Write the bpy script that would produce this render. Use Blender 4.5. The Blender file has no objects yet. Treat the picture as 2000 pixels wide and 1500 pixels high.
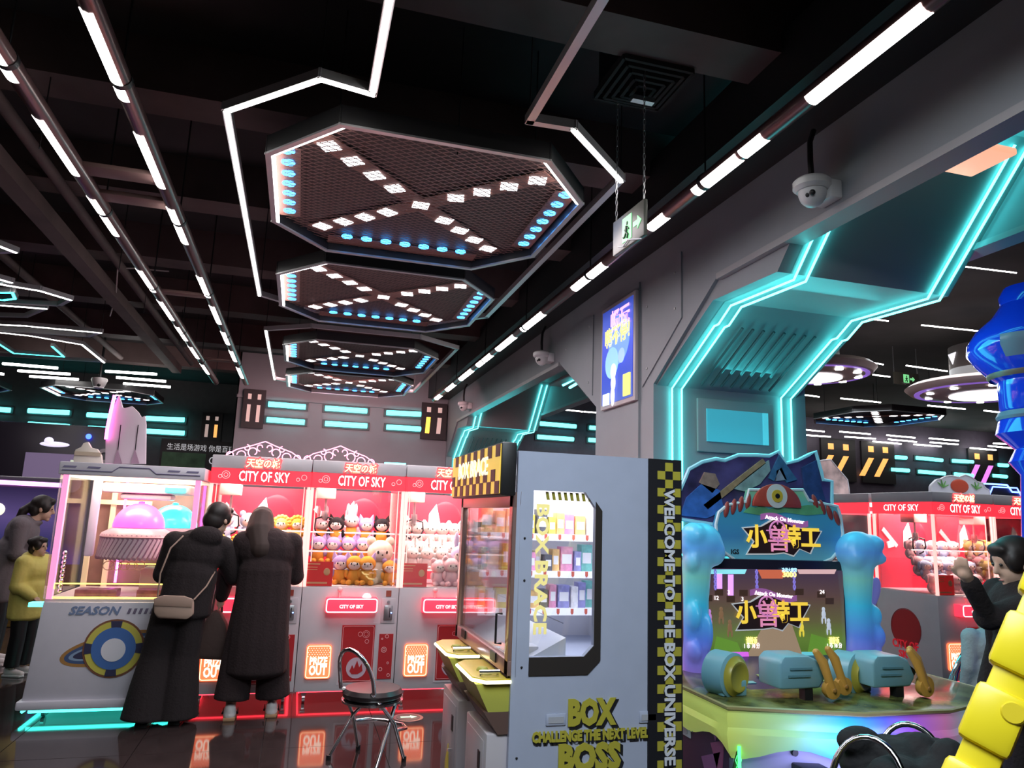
import bpy, bmesh, math, random
from mathutils import Vector, Matrix
random.seed(7)
SC = bpy.context.scene
COL = SC.collection
# ---------------------------------------------------------------- camera
F_PX, YAW, PIT, ROL = 1433.7, .27363, .17893, .03665
CAM = Vector((0, 0, 1.6))
_f = Vector((math.sin(YAW)*math.cos(PIT), math.cos(YAW)*math.cos(PIT), math.sin(PIT)))
_r0 = Vector((math.cos(YAW), -math.sin(YAW), 0)); _u0 = _r0.cross(_f)
_r = _r0*math.cos(ROL)+_u0*math.sin(ROL); _u = -_r0*math.sin(ROL)+_u0*math.cos(ROL)
cd = bpy.data.cameras.new('camera'); cam = bpy.data.objects.new('camera', cd); COL.objects.link(cam)
cd.sensor_fit = 'HORIZONTAL'; cd.sensor_width = 36; cd.lens = F_PX/2000*36; cd.clip_end = 200; cd.clip_start = .05
m = Matrix((_r, _u, -_f)).transposed().to_4x4(); m.translation = CAM; cam.matrix_world = m
SC.camera = cam
# ---------------------------------------------------------------- world, exposure
w = bpy.data.worlds.new('world'); SC.world = w; w.use_nodes = True
w.node_tree.nodes['Background'].inputs[0].default_value = (.55, .5, .6, 1)
w.node_tree.nodes['Background'].inputs[1].default_value = .06
SC.view_settings.view_transform = 'Standard'; SC.view_settings.look = 'None'
SC.view_settings.gamma = 1; SC.view_settings.use_curve_mapping = False
SC.view_settings.exposure = 0.55
SC.cycles.max_bounces = 6; SC.cycles.transparent_max_bounces = 16
SC.cycles.sample_clamp_indirect = 4.0; SC.cycles.caustics_reflective = False; SC.cycles.caustics_refractive = False
def area(name, loc, size, energy, color, rot=(0, 0, 0), sy=None):
    l = bpy.data.lights.new(name, 'AREA'); l.energy = energy; l.color = color
    l.shape = 'RECTANGLE'; l.size = size; l.size_y = sy or size
    o = bpy.data.objects.new(name, l); COL.objects.link(o); o.location = loc; o.rotation_euler = rot
    return o
# pixel of the photograph (2000x1500) -> point on a plane
def ray(px, py): return _r*((px-1000)/F_PX) - _u*((py-750)/F_PX) + _f
def onZ(px, py, z): d = ray(px, py); return CAM + d*((z-CAM.z)/d.z)
def onY(px, py, y): d = ray(px, py); return CAM + d*(y/d.y)
def onX(px, py, x): d = ray(px, py); return CAM + d*(x/d.x)
def atD(px, py, d): return CAM + ray(px, py)*d
# ---------------------------------------------------------------- materials
_M = {}
def mat(name, col=(.5, .5, .5), rough=.5, metal=0, emit=None, es=0, spec=.5, noise=0, nscale=8, bump=0, bscale=80, coat=0):
    if name in _M: return _M[name]
    m = bpy.data.materials.new(name); m.use_nodes = True; nt = m.node_tree; b = nt.nodes['Principled BSDF']
    b.inputs['Base Color'].default_value = (*col, 1); b.inputs['Roughness'].default_value = rough
    b.inputs['Metallic'].default_value = metal; b.inputs['Specular IOR Level'].default_value = spec
    b.inputs['Coat Weight'].default_value = coat
    if emit: b.inputs['Emission Color'].default_value = (*emit, 1); b.inputs['Emission Strength'].default_value = es
    if noise or bump:
        tc = nt.nodes.new('ShaderNodeTexCoord')
    if noise:
        n = nt.nodes.new('ShaderNodeTexNoise'); n.inputs['Scale'].default_value = nscale; n.inputs['Detail'].default_value = 5
        nt.links.new(tc.outputs['Object'], n.inputs['Vector'])
        r = nt.nodes.new('ShaderNodeMapRange'); r.inputs[1].default_value = .3; r.inputs[2].default_value = .7
        r.inputs[3].default_value = 1-noise; r.inputs[4].default_value = 1+noise
        nt.links.new(n.outputs[0], r.inputs[0])
        x = nt.nodes.new('ShaderNodeMix'); x.data_type = 'RGBA'; x.blend_type = 'MULTIPLY'; x.inputs[0].default_value = 1
        x.inputs[6].default_value = (*col, 1); nt.links.new(r.outputs[0], x.inputs[7]); nt.links.new(x.outputs[2], b.inputs['Base Color'])
    if bump:
        n2 = nt.nodes.new('ShaderNodeTexNoise'); n2.inputs['Scale'].default_value = bscale
        nt.links.new(tc.outputs['Object'], n2.inputs['Vector'])
        bp = nt.nodes.new('ShaderNodeBump'); bp.inputs['Strength'].default_value = bump; bp.inputs['Distance'].default_value = .01
        nt.links.new(n2.outputs[0], bp.inputs['Height']); nt.links.new(bp.outputs[0], b.inputs['Normal'])
    _M[name] = m; return m
def glow(name, col, s): return mat(name, (.0, .0, .0), .4, emit=col, es=s)
def lit(name, col, s, rough=.4): return mat(name, col, rough, emit=col, es=s)     # translucent plastic lit from inside
def glass(name, tint=(1, 1, 1), refl=.12, rough=.02):
    if name in _M: return _M[name]
    m = bpy.data.materials.new(name); m.use_nodes = True; nt = m.node_tree; nt.nodes.remove(nt.nodes['Principled BSDF'])
    t = nt.nodes.new('ShaderNodeBsdfTransparent'); t.inputs[0].default_value = (*tint, 1)
    g = nt.nodes.new('ShaderNodeBsdfGlossy'); g.inputs['Roughness'].default_value = rough
    lw = nt.nodes.new('ShaderNodeLayerWeight'); lw.inputs[0].default_value = .25
    mp = nt.nodes.new('ShaderNodeMath'); mp.operation = 'MULTIPLY_ADD'; mp.inputs[1].default_value = .6; mp.inputs[2].default_value = refl*.35
    nt.links.new(lw.outputs['Fresnel'], mp.inputs[0])
    mx = nt.nodes.new('ShaderNodeMixShader'); nt.links.new(mp.outputs[0], mx.inputs[0])
    nt.links.new(t.outputs[0], mx.inputs[1]); nt.links.new(g.outputs[0], mx.inputs[2])
    nt.links.new(mx.outputs[0], nt.nodes['Material Output'].inputs[0])
    _M[name] = m; return m
def ramp_mat(name, stops, axis=2, lo=0, hi=1, es=0, rough=.4, checker=None):
    """colour bands along one object axis (printed or internally lit rainbow plastic)"""
    if name in _M: return _M[name]
    m = bpy.data.materials.new(name); m.use_nodes = True; nt = m.node_tree; b = nt.nodes['Principled BSDF']
    tc = nt.nodes.new('ShaderNodeTexCoord'); s = nt.nodes.new('ShaderNodeSeparateXYZ'); nt.links.new(tc.outputs['Object'], s.inputs[0])
    r = nt.nodes.new('ShaderNodeMapRange'); r.inputs[1].default_value = lo; r.inputs[2].default_value = hi
    nt.links.new(s.outputs[axis], r.inputs[0])
    c = nt.nodes.new('ShaderNodeValToRGB'); nt.links.new(r.outputs[0], c.inputs[0])
    e = c.color_ramp.elements
    while len(e) < len(stops): e.new(.5)
    for i, (p, col) in enumerate(stops): e[i].position = p; e[i].color = (*col, 1)
    nt.links.new(c.outputs[0], b.inputs['Base Color']); b.inputs['Roughness'].default_value = rough
    if es: nt.links.new(c.outputs[0], b.inputs['Emission Color']); b.inputs['Emission Strength'].default_value = es
    _M[name] = m; return m
# ---------------------------------------------------------------- mesh builder
class MB:
    def __init__(s): s.v = []; s.f = []
    def add(s, vs, fs):
        n = len(s.v); s.v += [Vector(v) for v in vs]; s.f += [tuple(i+n for i in f) for f in fs]; return s
    def box(s, x0, x1, y0, y1, z0, z1, M=None):
        vs = [Vector((x, y, z)) for x in (x0, x1) for y in (y0, y1) for z in (z0, z1)]
        if M: vs = [M @ v for v in vs]
        return s.add(vs, [(0, 1, 3, 2), (4, 6, 7, 5), (0, 4, 5, 1), (2, 3, 7, 6), (0, 2, 6, 4), (1, 5, 7, 3)])
    def prism(s, poly, axis, a, b, M=None):
        """poly: 2D points in the two other axes, extruded along axis from a to b"""
        def P(p, t):
            u, v = p
            q = {'x': (t, u, v), 'y': (u, t, v), 'z': (u, v, t)}[axis]
            return M @ Vector(q) if M else Vector(q)
        n = len(poly); vs = [P(p, a) for p in poly]+[P(p, b) for p in poly]
        return s.add(vs, [tuple(range(n)), tuple(range(2*n-1, n-1, -1))]+[(i, i+n, (i+1) % n+n, (i+1) % n) for i in range(n)])
    def tube(s, pts, r, n=8, closed=False, caps=True):
        pts = [Vector(p) for p in pts]; k = len(pts); rs = r if isinstance(r, (list, tuple)) else [r]*k
        rings = []; up = None
        for i, p in enumerate(pts):
            a = pts[(i-1) % k] if (closed or i > 0) else p
            b = pts[(i+1) % k] if (closed or i < k-1) else p
            t = (b-a)
            t = t.normalized() if t.length > 1e-9 else Vector((0, 0, 1))
            if up is None: up = Vector((0, 0, 1)) if abs(t.z) < .9 else Vector((1, 0, 0))
            u = (up - t*up.dot(t)); u = u.normalized() if u.length > 1e-6 else t.orthogonal().normalized()
            w_ = t.cross(u); up = u
            rings.append([p+(u*math.cos(2*math.pi*j/n)+w_*math.sin(2*math.pi*j/n))*rs[i] for j in range(n)])
        vs = [v for g in rings for v in g]; fs = []
        for i in range(k if closed else k-1):
            for j in range(n):
                a, b = i*n+j, i*n+(j+1) % n; c, d = ((i+1) % k)*n+(j+1) % n, ((i+1) % k)*n+j
                fs.append((a, b, c, d))
        if caps and not closed: fs += [tuple(range(n-1, -1, -1)), tuple((k-1)*n+j for j in range(n))]
        return s.add(vs, fs)
    def lathe(s, prof, n=24, c=(0, 0, 0), sx=1, sy=1, a0=0, a1=2*math.pi, M=None):
        full = abs(a1-a0-2*math.pi) < 1e-6; c = Vector(c); k = len(prof); cols = n if full else n+1
        vs = []
        for i in range(cols):
            a = a0+(a1-a0)*i/n
            for r, z in prof:
                q = c+Vector((r*math.cos(a)*sx, r*math.sin(a)*sy, z)); vs.append(M @ q if M else q)
        fs = []
        for i in range(n):
            i2 = (i+1) % cols
            for j in range(k-1): fs.append((i*k+j, i2*k+j, i2*k+j+1, i*k+j+1))
        return s.add(vs, fs)
    def ball(s, c, r, nu=14, nv=9, M=None):
        rx, ry, rz = r if isinstance(r, (list, tuple)) else (r, r, r)
        c = Vector(c); vs = []; fs = []
        for i in range(nv+1):
            th = math.pi*i/nv
            for j in range(nu):
                a = 2*math.pi*j/nu
                q = Vector((rx*math.sin(th)*math.cos(a), ry*math.sin(th)*math.sin(a), rz*math.cos(th)))
                vs.append(c+(M @ q if M else q))
        for i in range(nv):
            for j in range(nu): fs.append((i*nu+j, (i+1)*nu+j, (i+1)*nu+(j+1) % nu, i*nu+(j+1) % nu))
        return s.add(vs, fs)
    def limb(s, chain, n=12):
        """tapered limb through [(point, radius), ...] with round joints"""
        s.tube([p for p, r in chain], [r for p, r in chain], n)
        for p, r in chain: s.ball(p, r*.995, n, 8)
        return s
    def mesh(s, name, material=None, bevel=0, smooth=True, ang=40):
        me = bpy.data.meshes.new(name); me.from_pydata([tuple(v) for v in s.v], [], s.f)
        bm = bmesh.new(); bm.from_mesh(me)
        bmesh.ops.remove_doubles(bm, verts=bm.verts, dist=1e-6)
        bmesh.ops.recalc_face_normals(bm, faces=bm.faces)
        if bevel: bmesh.ops.bevel(bm, geom=[e for e in bm.edges if len(e.link_faces) == 2 and e.calc_face_angle(0) > .5], offset=bevel, segments=2, affect='EDGES', profile=.5)
        bm.to_mesh(me); bm.free()
        if smooth: me.shade_smooth(); me.set_sharp_from_angle(angle=math.radians(ang))
        if material: me.materials.append(material)
        return me
    def build(s, name, material, parent=None, bevel=0, smooth=True, ang=40, world=False):
        return put(name, s.mesh(name, material, bevel, smooth, ang), parent, world)
def put(name, me, parent=None, world=False, loc=None, rot=None, scale=None):
    o = bpy.data.objects.new(name, me); COL.objects.link(o)
    if parent:
        o.parent = parent
        if world: o.matrix_parent_inverse = parent.matrix_basis.inverted()
    if loc is not None: o.location = loc
    if rot is not None: o.rotation_euler = rot
    if scale is not None: o.scale = scale if not isinstance(scale, (int, float)) else (scale,)*3
    return o
def tag(o, label, cat, group=None, kind=None):
    o['label'] = label; o['category'] = cat
    if group: o['group'] = group
    if kind: o['kind'] = kind
    return o
def thing(name, label, cat, loc=(0, 0, 0), rz=0, group=None, parent=None):
    o = bpy.data.objects.new(name, None); COL.objects.link(o); o.location = loc; o.rotation_euler = (0, 0, rz)
    o.empty_display_size = .1
    return tag(o, label, cat, group)
def struct(o): o['kind'] = 'structure'; return o
def copy_tree(o, parent=None):
    c = o.copy(); COL.objects.link(c)
    if parent: c.parent = parent
    for ch in list(o.children): copy_tree(ch, c)
    return c
def bx(name, x0, x1, y0, y1, z0, z1, material, parent=None, bevel=0, world=False):
    return MB().box(x0, x1, y0, y1, z0, z1).build(name, material, parent, bevel, world=world)
def bake_remesh(o, voxel, smooth=4):
    m1 = o.modifiers.new('r', 'REMESH'); m1.mode = 'VOXEL'; m1.voxel_size = voxel; m1.use_smooth_shade = True
    if smooth: m2 = o.modifiers.new('s', 'SMOOTH'); m2.iterations = smooth; m2.factor = .5
    bpy.context.view_layer.update(); dg = bpy.context.evaluated_depsgraph_get()
    me = bpy.data.meshes.new_from_object(o.evaluated_get(dg)); old = o.data; mats = list(old.materials)
    o.modifiers.clear(); o.data = me; me.name = old.name; bpy.data.meshes.remove(old)
    me.materials.clear()
    for x in mats: me.materials.append(x)
    me.shade_smooth(); return o
def text(name, body, size, material, parent=None, M=None, world=False, extrude=.002, bold=0, width=None, sx=1, shear=0, align='CENTER'):
    """flat lettering as a thin mesh; M places it (text lies in local xy, reading along +x)"""
    c = bpy.data.curves.new(name, 'FONT'); c.body = body; c.size = size; c.extrude = extrude; c.offset = bold*size; c.shear = shear
    c.align_x = align; c.align_y = 'CENTER'; c.resolution_u = 2
    o = bpy.data.objects.new(name, c); COL.objects.link(o); bpy.context.view_layer.update()
    me = bpy.data.meshes.new_from_object(o.evaluated_get(bpy.context.evaluated_depsgraph_get()))
    bpy.data.objects.remove(o); bpy.data.curves.remove(c)
    xs = [v.co.x for v in me.vertices]; w0 = max(xs)-min(xs)
    k = width/w0 if width else sx
    me.transform(Matrix.Diagonal((k, 1, 1, 1)))
    if M: me.transform(M)
    me.materials.append(material); me.name = name
    return put(name, me, parent, world)
def face_negY(x, y, z, roll=0):      # lettering on a face that looks towards -y
    return Matrix.Translation((x, y, z)) @ Matrix.Rotation(roll, 4, 'Y') @ Matrix.Rotation(math.pi/2, 4, 'X')
def face_negX(x, y, z, roll=0):      # lettering on a face that looks towards -x (reads along -y)
    return Matrix.Translation((x, y, z)) @ Matrix.Rotation(-math.pi/2, 4, 'Z') @ Matrix.Rotation(roll, 4, 'Y') @ Matrix.Rotation(math.pi/2, 4, 'X')
# ================================================================ materials used widely
M_wall = mat('grey_wall_paint', (.27, .29, .315), .55, noise=.06, nscale=2)
M_dark = mat('dark_ceiling_paint', (.035, .030, .032), .85, noise=.3, nscale=1.5)
M_beam = mat('dark_brown_beam', (.10, .065, .063), .7, noise=.2, nscale=3)
M_black = mat('black_plastic', (.012, .012, .014), .45)
M_chrome = mat('chrome', (.75, .75, .78), .12, 1)
M_steel = mat('brushed_steel', (.55, .55, .57), .32, 1)
M_white = mat('white_plastic', (.75, .74, .77), .4)
M_cyan = glow('cyan_neon', (.10, .95, .95), 5)
M_bar = glow('cyan_bar', (.12, .9, .88), 2.6)
M_led = glow('white_led', (1, .97, .93), 9)
M_glass = glass('clear_glass')
M_floor = mat('floor_grout', (.02, .015, .015), .6)
M_tile = mat('dark_polished_tile', (.035, .024, .024), .07, noise=.25, nscale=5, spec=.6)
# ================================================================ room lights (area lamps for the LED ceiling panels, plus added ambient fill)
area('ceiling_fill_light', (.64, 4.8, 3.55), 1.6, 45, (1, .90, .92))
area('ceiling_fill_light', (.64, 7.1, 3.55), 1.6, 45, (1, .80, .82))
area('ceiling_fill_light', (.64, 11.6, 3.55), 2.0, 130, (1, .56, .58), (math.radians(35), 0, 0), 3.0)  # added pink fill tilted at the back wall, stands in for red machine glow
area('ceiling_fill_light', (-4.5, 11, 3.55), 3, 60, (1, .9, .95), sy=6)
area('ceiling_fill_light', (8, 8, 3.75), 3, 110, (.9, .96, 1), sy=6)
area('ceiling_fill_light', (.6, 1.0, 3.6), 1.8, 110, (.82, .93, 1))  # unseen fill lamp near the camera, added to raise the ambient light
area('ceiling_fill_light', (7, 13.5, 3.75), 3, 90, (.85, .95, 1), sy=3)  # added fill that brightens the hall behind the second arch
# ================================================================ floor
fl = struct(bx('floor', -12, 26, -4, 24, -.05, -.012, M_floor))
tile_me = MB().box(-.3975, .3975, -.3975, .3975, -.012, 0).mesh('floor_tile', M_tile, smooth=False)
for i in range(-5, 8):
    for j in range(3, 14):
        put('tile', tile_me, fl, loc=(i*.8+.3, j*.8+.35, 0))
MB().box(-12, -4.1, -4, 24, -.012, -.001).box(6.3, 26, -4, 24, -.012, -.001).box(-4.1, 6.3, -4, 2.35, -.012, -.001).box(-4.1, 6.3, 11.15, 24, -.012, -.001).build('far_tiles', M_tile, fl)
# floor exit marker
t = thing('floor_exit_marker', 'round steel exit arrow marker set in the dark floor tiles', 'floor marker', onZ(797, 1402, 0))
MB().lathe([(0, 0), (.12, 0), (.12, .004), (0, .005)], 28).build('disc', M_steel, t)
MB().lathe([(0, .004), (.095, .004), (.095, .0065), (0, .0065)], 28).build('dial', mat('marker_dark', (.12, .13, .12), .3), t)
MB().prism([(-.06, -.015), (.02, -.015), (.02, -.04), (.07, 0), (.02, .04), (.02, .015), (-.06, .015)], 'z', .0065, .008).build('arrow', lit('marker_green', (.5, .8, .55), .6), t)
# ================================================================ ceiling
ce = struct(bx('ceiling', -12, 26, -4, 24, 4.55, 4.7, M_dark))
for i, y in enumerate((1.9, 3.3, 4.9, 6.6, 8.4, 10.4, 12.6, 15)):
    bx('ceiling_beam', -11, 2.75, y-.16, y+.16, 4.18, 4.55, M_beam, ce)
bx('ceiling_duct', 2.36, 2.8, -4, 14.7, 3.92, 4.3, mat('black_duct', (.012, .014, .016), .5), ce)
for x in (-3.2, -2.05):
    MB().tube([(x, -3, 4.1), (x, 14, 4.1)], .045, 10).build('ceiling_pipe', M_beam, ce)
MB().box(-2.4, -2.25, -2, 14.3, 3.95, 4.08).build('cable_tray', M_beam, ce)
for k in range(14):
    x = random.uniform(-2, 2.2); y = 2.4+k*.8
    MB().tube([(x, y, 3.7), (x, y, 4.55)], .004, 5).build('hanger_rod', M_black, ce)
# conduit with a drooping white cable
MB().tube([onZ(215, 617, 3.95), onZ(226, 580, 4.0), onZ(230, 524, 4.08), onZ(262, 524, 4.12), onZ(330, 530, 4.12)], .008, 6).build('cable', mat('pale_cable', (.5, .45, .45), .5), ce)
# ceiling air vent
p = onZ(1255, 170, 4.15)
t = thing('ceiling_air_vent', 'black square ceiling air diffuser with concentric louvre frames', 'air vent', p)
M_vent = mat('vent_black', (.02, .02, .021), .9)
for k in range(5):
    a = .215-k*.04; z = -.01*k
    fr = MB()
    for s1 in (-1, 1):
        fr.box(-a, a, s1*a-.01, s1*a+.01, z, z+.04).box(s1*a-.01, s1*a+.01, -a, a, z, z+.05)
    fr.build('louvre', M_vent, t)
MB().box(-.2, .2, -.2, .2, .06, .4).build('duct_box', M_black, t)
bx('mount', -.07, .07, -.02, .02, -.1, -.07, M_steel, t)
# ================================================================ tube lamps
M_tube = mat('tube_shell', (.16, .09, .09), .28, .4)
def tube_lamp(x, z, y0, y1, segs, label):
    t = thing('linear_tube_lamp', label, 'ceiling lamp', (x, y0, z))
    MB().tube([(0, 0, 0), (0, y1-y0, 0)], .05, 14).build('tube', M_tube, t)
    for a, b in segs:
        mb = MB(); n = 6
        for k in range(n):
            A = math.radians(200+k*90/n); B = math.radians(200+(k+1)*90/n)
            q = [(.0515*math.cos(A), a-y0, .0515*math.sin(A)), (.0515*math.cos(B), a-y0, .0515*math.sin(B)),
                 (.0515*math.cos(B), b-y0, .0515*math.sin(B)), (.0515*math.cos(A), b-y0, .0515*math.sin(A))]
            mb.add(q, [(0, 1, 2, 3)])
        mb.build('light_strip', M_led, t)
    y = y0+1
    while y < y1:
        MB().tube([(0, y-y0-.02, 0), (0, y-y0+.02, 0)], .054, 14).build('joint_ring', M_black, t)
        MB().tube([(0, y-y0, .04), (0, y-y0, 4.55-z)], .006, 6).build('hanger', M_black, t)
        y += 1.9
    return t
def segY(l, z=3.66): return [tuple(sorted((onZ(a, b, z).y, onZ(c, d, z).y))) for a, b, c, d in l]
tube_lamp(-1.035, 3.7, -1, 13.2, [(.2, 1.2), (1.6, 2.6)]+segY([(175, 22, 252, 197), (272, 262, 322, 367), (332, 407, 366, 476), (389, 540, 408, 580), (414, 598, 426, 632), (433, 648, 442, 672), (448, 685, 456, 705), (463, 718, 474, 738)]), 'dark tube lamp bracketed to its twin, on the octagon panel side')
tube_lamp(-1.54, 3.7, -1, 13.4, [(.2, 1.2), (1.6, 2.6)]+segY([(0, 85, 40, 160), (78, 232, 155, 342), (175, 387, 230, 460), (268, 527, 306, 570), (311, 588, 340, 625), (343, 638, 367, 665), (368, 677, 388, 700), (393, 712, 408, 730)]), 'dark tube lamp bracketed to its twin, on the cable tray side')
tube_lamp(2.27, 3.7, -1, 13.4, [(.3, 1.2)]+segY([(1800, 15, 1570, 197), (1485, 268, 1437, 302), (1433, 307, 1347, 376), (1295, 422, 1262, 447), (1173, 517, 1110, 565), (1053, 612, 1012, 645), (998, 657, 965, 684), (953, 693, 928, 715), (918, 723, 895, 742), (885, 750, 868, 763), (860, 772, 849, 780)]), 'single dark tube lamp with white strips running along the arched wall')
for py, w_ in ((345, .16), (392, .16), (578, .12), (705, .12)):
    q = onZ(270, py, 3.7) if py < 500 else onZ(390 if py < 650 else 440, py, 3.7)
    tag(bx('tube_bracket', -1.54, -1.035, q.y-w_/2, q.y+w_/2, 3.69, 3.72, mat('bracket_brown', (.22, .13, .12), .5), None, .004), 'flat brown bracket bridging the twin tube lamps', 'bracket', 'brackets between the tube lamps')
# ================================================================ octagon light panels
M_mesh = mat('panel_mesh_backing', (.05, .028, .028), .6)
M_mesh2 = mat('panel_mesh_wire', (.20, .10, .09), .5)
M_band = mat('panel_brown_band', (.36, .16, .13), .55)
M_blue = glow('blue_spot', (.05, .35, 1), 5)
M_sq = glow('white_square', (1, .97, 1), 2.2)
M_pink = glow('pink_spot', (1, .35, .9), 3)
M_frame = mat('panel_side', (.03, .03, .033), .4)
M_edge = mat('aluminium_edge', (.5, .5, .52), .35, .4)
OCT = [(-.98, -.53), (-.59, -1.01), (.59, -1.01), (.98, -.53), (.98, .53), (.59, 1.01), (-.59, 1.01), (-.98, .53)]
def poly_frame(mb, pts, wd, z0, z1, closed=True):
    n = len(pts)
    for i in range(n if closed else n-1):
        a = Vector((*pts[i], 0)); b = Vector((*pts[(i+1) % n], 0)); d = (b-a).normalized(); nrm = Vector((-d.y, d.x, 0))*wd/2
        a -= d*wd*.4; b += d*wd*.4
        vs = [a+nrm, a-nrm, b-nrm, b+nrm]
        mb.add([(v.x, v.y, z) for z in (z0, z1) for v in vs], [(0, 1, 2, 3), (4, 7, 6, 5), (0, 4, 5, 1), (1, 5, 6, 2), (2, 6, 7, 3), (3, 7, 4, 0)])
    return mb
_oct_cache = {}
def octagon(cx, cy, z, label, detail=True, led=(True, True), white=True, dashes=True):
    t = thing('octagon_light_panel', label, 'ceiling lamp', (cx, cy, z))
    MB().prism([(x*.985, y*.985) for x, y in OCT], 'z', .02, .04).build('backing', M_mesh, t)
    if 'side' not in _oct_cache:
        _oct_cache['side'] = poly_frame(MB(), OCT, .03, -.06, .05).mesh('rim', M_frame)
        _oct_cache['edge'] = poly_frame(MB(), OCT, .034, -.068, -.056).mesh('edge_trim', M_edge)
        # expanded metal mesh
        mb = MB(); st = .05
        def inside(x, y): return abs(x) < .95 and abs(y) < .98 and abs(x)/.98*.45+abs(y)/1.01*.55 < .82+.0 and (abs(x)-.59)*(.48)+(abs(y)-.53)*.39 < .187-.02
        for dirn in (1, -1):
            c = -2.2
            while c < 2.2:
                run = []
                for i in range(-40, 41):
                    x = i*.05; y = dirn*(x*.62)+c
                    if inside(x, y): run.append((x, y))
                if len(run) > 1:
                    a, b = run[0], run[-1]; d = Vector((b[0]-a[0], b[1]-a[1], 0)).normalized(); nn = Vector((-d.y, d.x, 0))*.004
                    mb.add([(a[0]+nn.x, a[1]+nn.y, -.012), (a[0]-nn.x, a[1]-nn.y, -.012), (b[0]-nn.x, b[1]-nn.y, -.012), (b[0]+nn.x, b[1]+nn.y, -.012)], [(0, 1, 2, 3)])
                c += st
        _oct_cache['mesh'] = mb.mesh('wire_mesh', M_mesh2, smooth=False)
        bd = MB()
        for sgn in (1, -1):
            L = Matrix.Rotation(sgn*math.atan2(1.24, 1.2), 4, 'Z'); bd.box(-1.0, 1.0, -.075, .075, -.004, .004, L)
        bd.box(-.95, -.8, -.53, .53, -.004, .003).box(.8, .95, -.53, .53, -.004, .003).box(-.59, .59, .82, .98, -.004, .003)
        _oct_cache['band'] = bd.mesh('cross_band', M_band)
        _oct_cache['sq'] = MB().box(-.055, .055, -.05, .05, -.011, -.002).mesh('light_square', M_sq)
        _oct_cache['spot'] = MB().lathe([(0, -.011), (.042, -.011), (.042, 0), (0, 0)], 14).mesh('blue_spot', M_blue)
        _oct_cache['pspot'] = MB().lathe([(0, -.011), (.042, -.011), (.042, 0), (0, 0)], 14).mesh('pink_spot', M_pink)
    put('rim', _oct_cache['side'], t); put('edge_trim', _oct_cache['edge'], t); put('cross_band', _oct_cache['band'], t)
    if detail: put('wire_mesh', _oct_cache['mesh'], t)
    for dx, dy in [(0, 0)]+[(sx*k*.145+sx*.06, sy*(k*.15+.06)) for sx in (-1, 1) for sy in (-1, 1) for k in (1, 2, 3, 4)]:
        put('light_square', _oct_cache['sq'], t, loc=(dx, dy*.97, 0), rot=(0, 0, math.atan2(dy, dx)*.25 if dx else 0))
    for k in range(7):
        put('spot', _oct_cache['spot'], t, loc=(-.875, -.5+k*.155, 0))
        put('spot', _oct_cache['spot'], t, loc=(.875, -.5+k*.155, 0))
        put('spot', _oct_cache['spot'], t, loc=(-.45+k*.15, .79, 0))
    # LED lit edges
    if led[0]: poly_frame(MB(), [OCT[7], OCT[0], OCT[1]], .02, -.05, -.03, False).build('led_edge', M_led, t).location = (.028, .012, -.01)
    if led[1]: poly_frame(MB(), [OCT[2], OCT[3]], .02, -.05, -.03, False).build('led_edge', M_led, t).location = (-.022, .015, -.01)
    for sx in (-1, 1):
        for sy in (-1, 1): MB().tube([(sx*.6, sy*.7, .04), (sx*.6, sy*.7, 4.55-z)], .005, 5).build('hanger', M_black, t)
    return t
octagon(.64, 4.78, 3.7, 'octagonal mesh ceiling panel with both LED edges bright, in the frame with the open stem')
octagon(.64, 7.1, 3.7, 'octagonal mesh ceiling panel with a pink tinted spot, second in the open stem frame', led=(True, False))
octagon(.64, 10.05, 3.7, 'octagonal mesh ceiling panel in the closed frame, the one before the back wall panel', led=(True, False))
octagon(.64, 12.3, 3.7, 'octagonal mesh ceiling panel in the closed frame, next to the back wall', led=(True, False))
octagon(-3.9, 16.2, 3.75, 'octagonal light panel near the far wall above the pink winged topper', False, (True, True))
octagon(-6.6, 15.9, 3.75, 'octagonal light panel near the far wall beyond the small domed camera', False, (False, True))
octagon(10.5, 11.5, 3.75, 'octagonal light panel in the hall behind the cyan arch', False, (False, True))
def outline(name, pts, z, label, lits, wd=.045, material=M_led):
    t = thing(name, label, 'ceiling lamp', (pts[0][0], pts[0][1], z))
    o = Vector((pts[0][0], pts[0][1]))
    loc = [(x-o.x, y-o.y) for x, y in pts]
    n = len(loc)
    for i in range(n-1):
        poly_frame(MB(), loc[i:i+2], wd, 0, .05, False).build('channel', M_edge, t)
        if lits[i]:
            poly_frame(MB(), loc[i:i+2], wd*.55, -.006, .004, False).build('led_strip', material, t)
    for i in range(0, n, 2): MB().tube([(*loc[i], .05), (*loc[i], 4.55-z)], .004, 5).build('hanger', M_black, t)
    return t
outline('light_frame', [(.19, 1.6), (.19, 3.52), (-.07, 3.47), (-.55, 3.95), (-.55, 7.57), (.0, 8.0), (1.27, 8.05), (1.78, 7.45), (1.78, 3.98), (1.28, 3.5), (1.03, 3.51), (1.03, 1.6)], 3.7,
        'white LED outline frame with open stem around two octagonal panels', [1, 1, 1, 1, 0, 0, 0, 0, 1, 0, 0])
outline('light_frame', [(-.55, 9.1), (-.55, 12.62), (.06, 13.15), (1.29, 13.2), (1.8, 12.8), (1.8, 9.1), (1.26, 8.72), (-.02, 8.72), (-.55, 9.1)], 3.7,
        'white LED outline frame closed around the two panels near the back wall', [1, 0, 0, 0, 0, 0, 0, 0])
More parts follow.
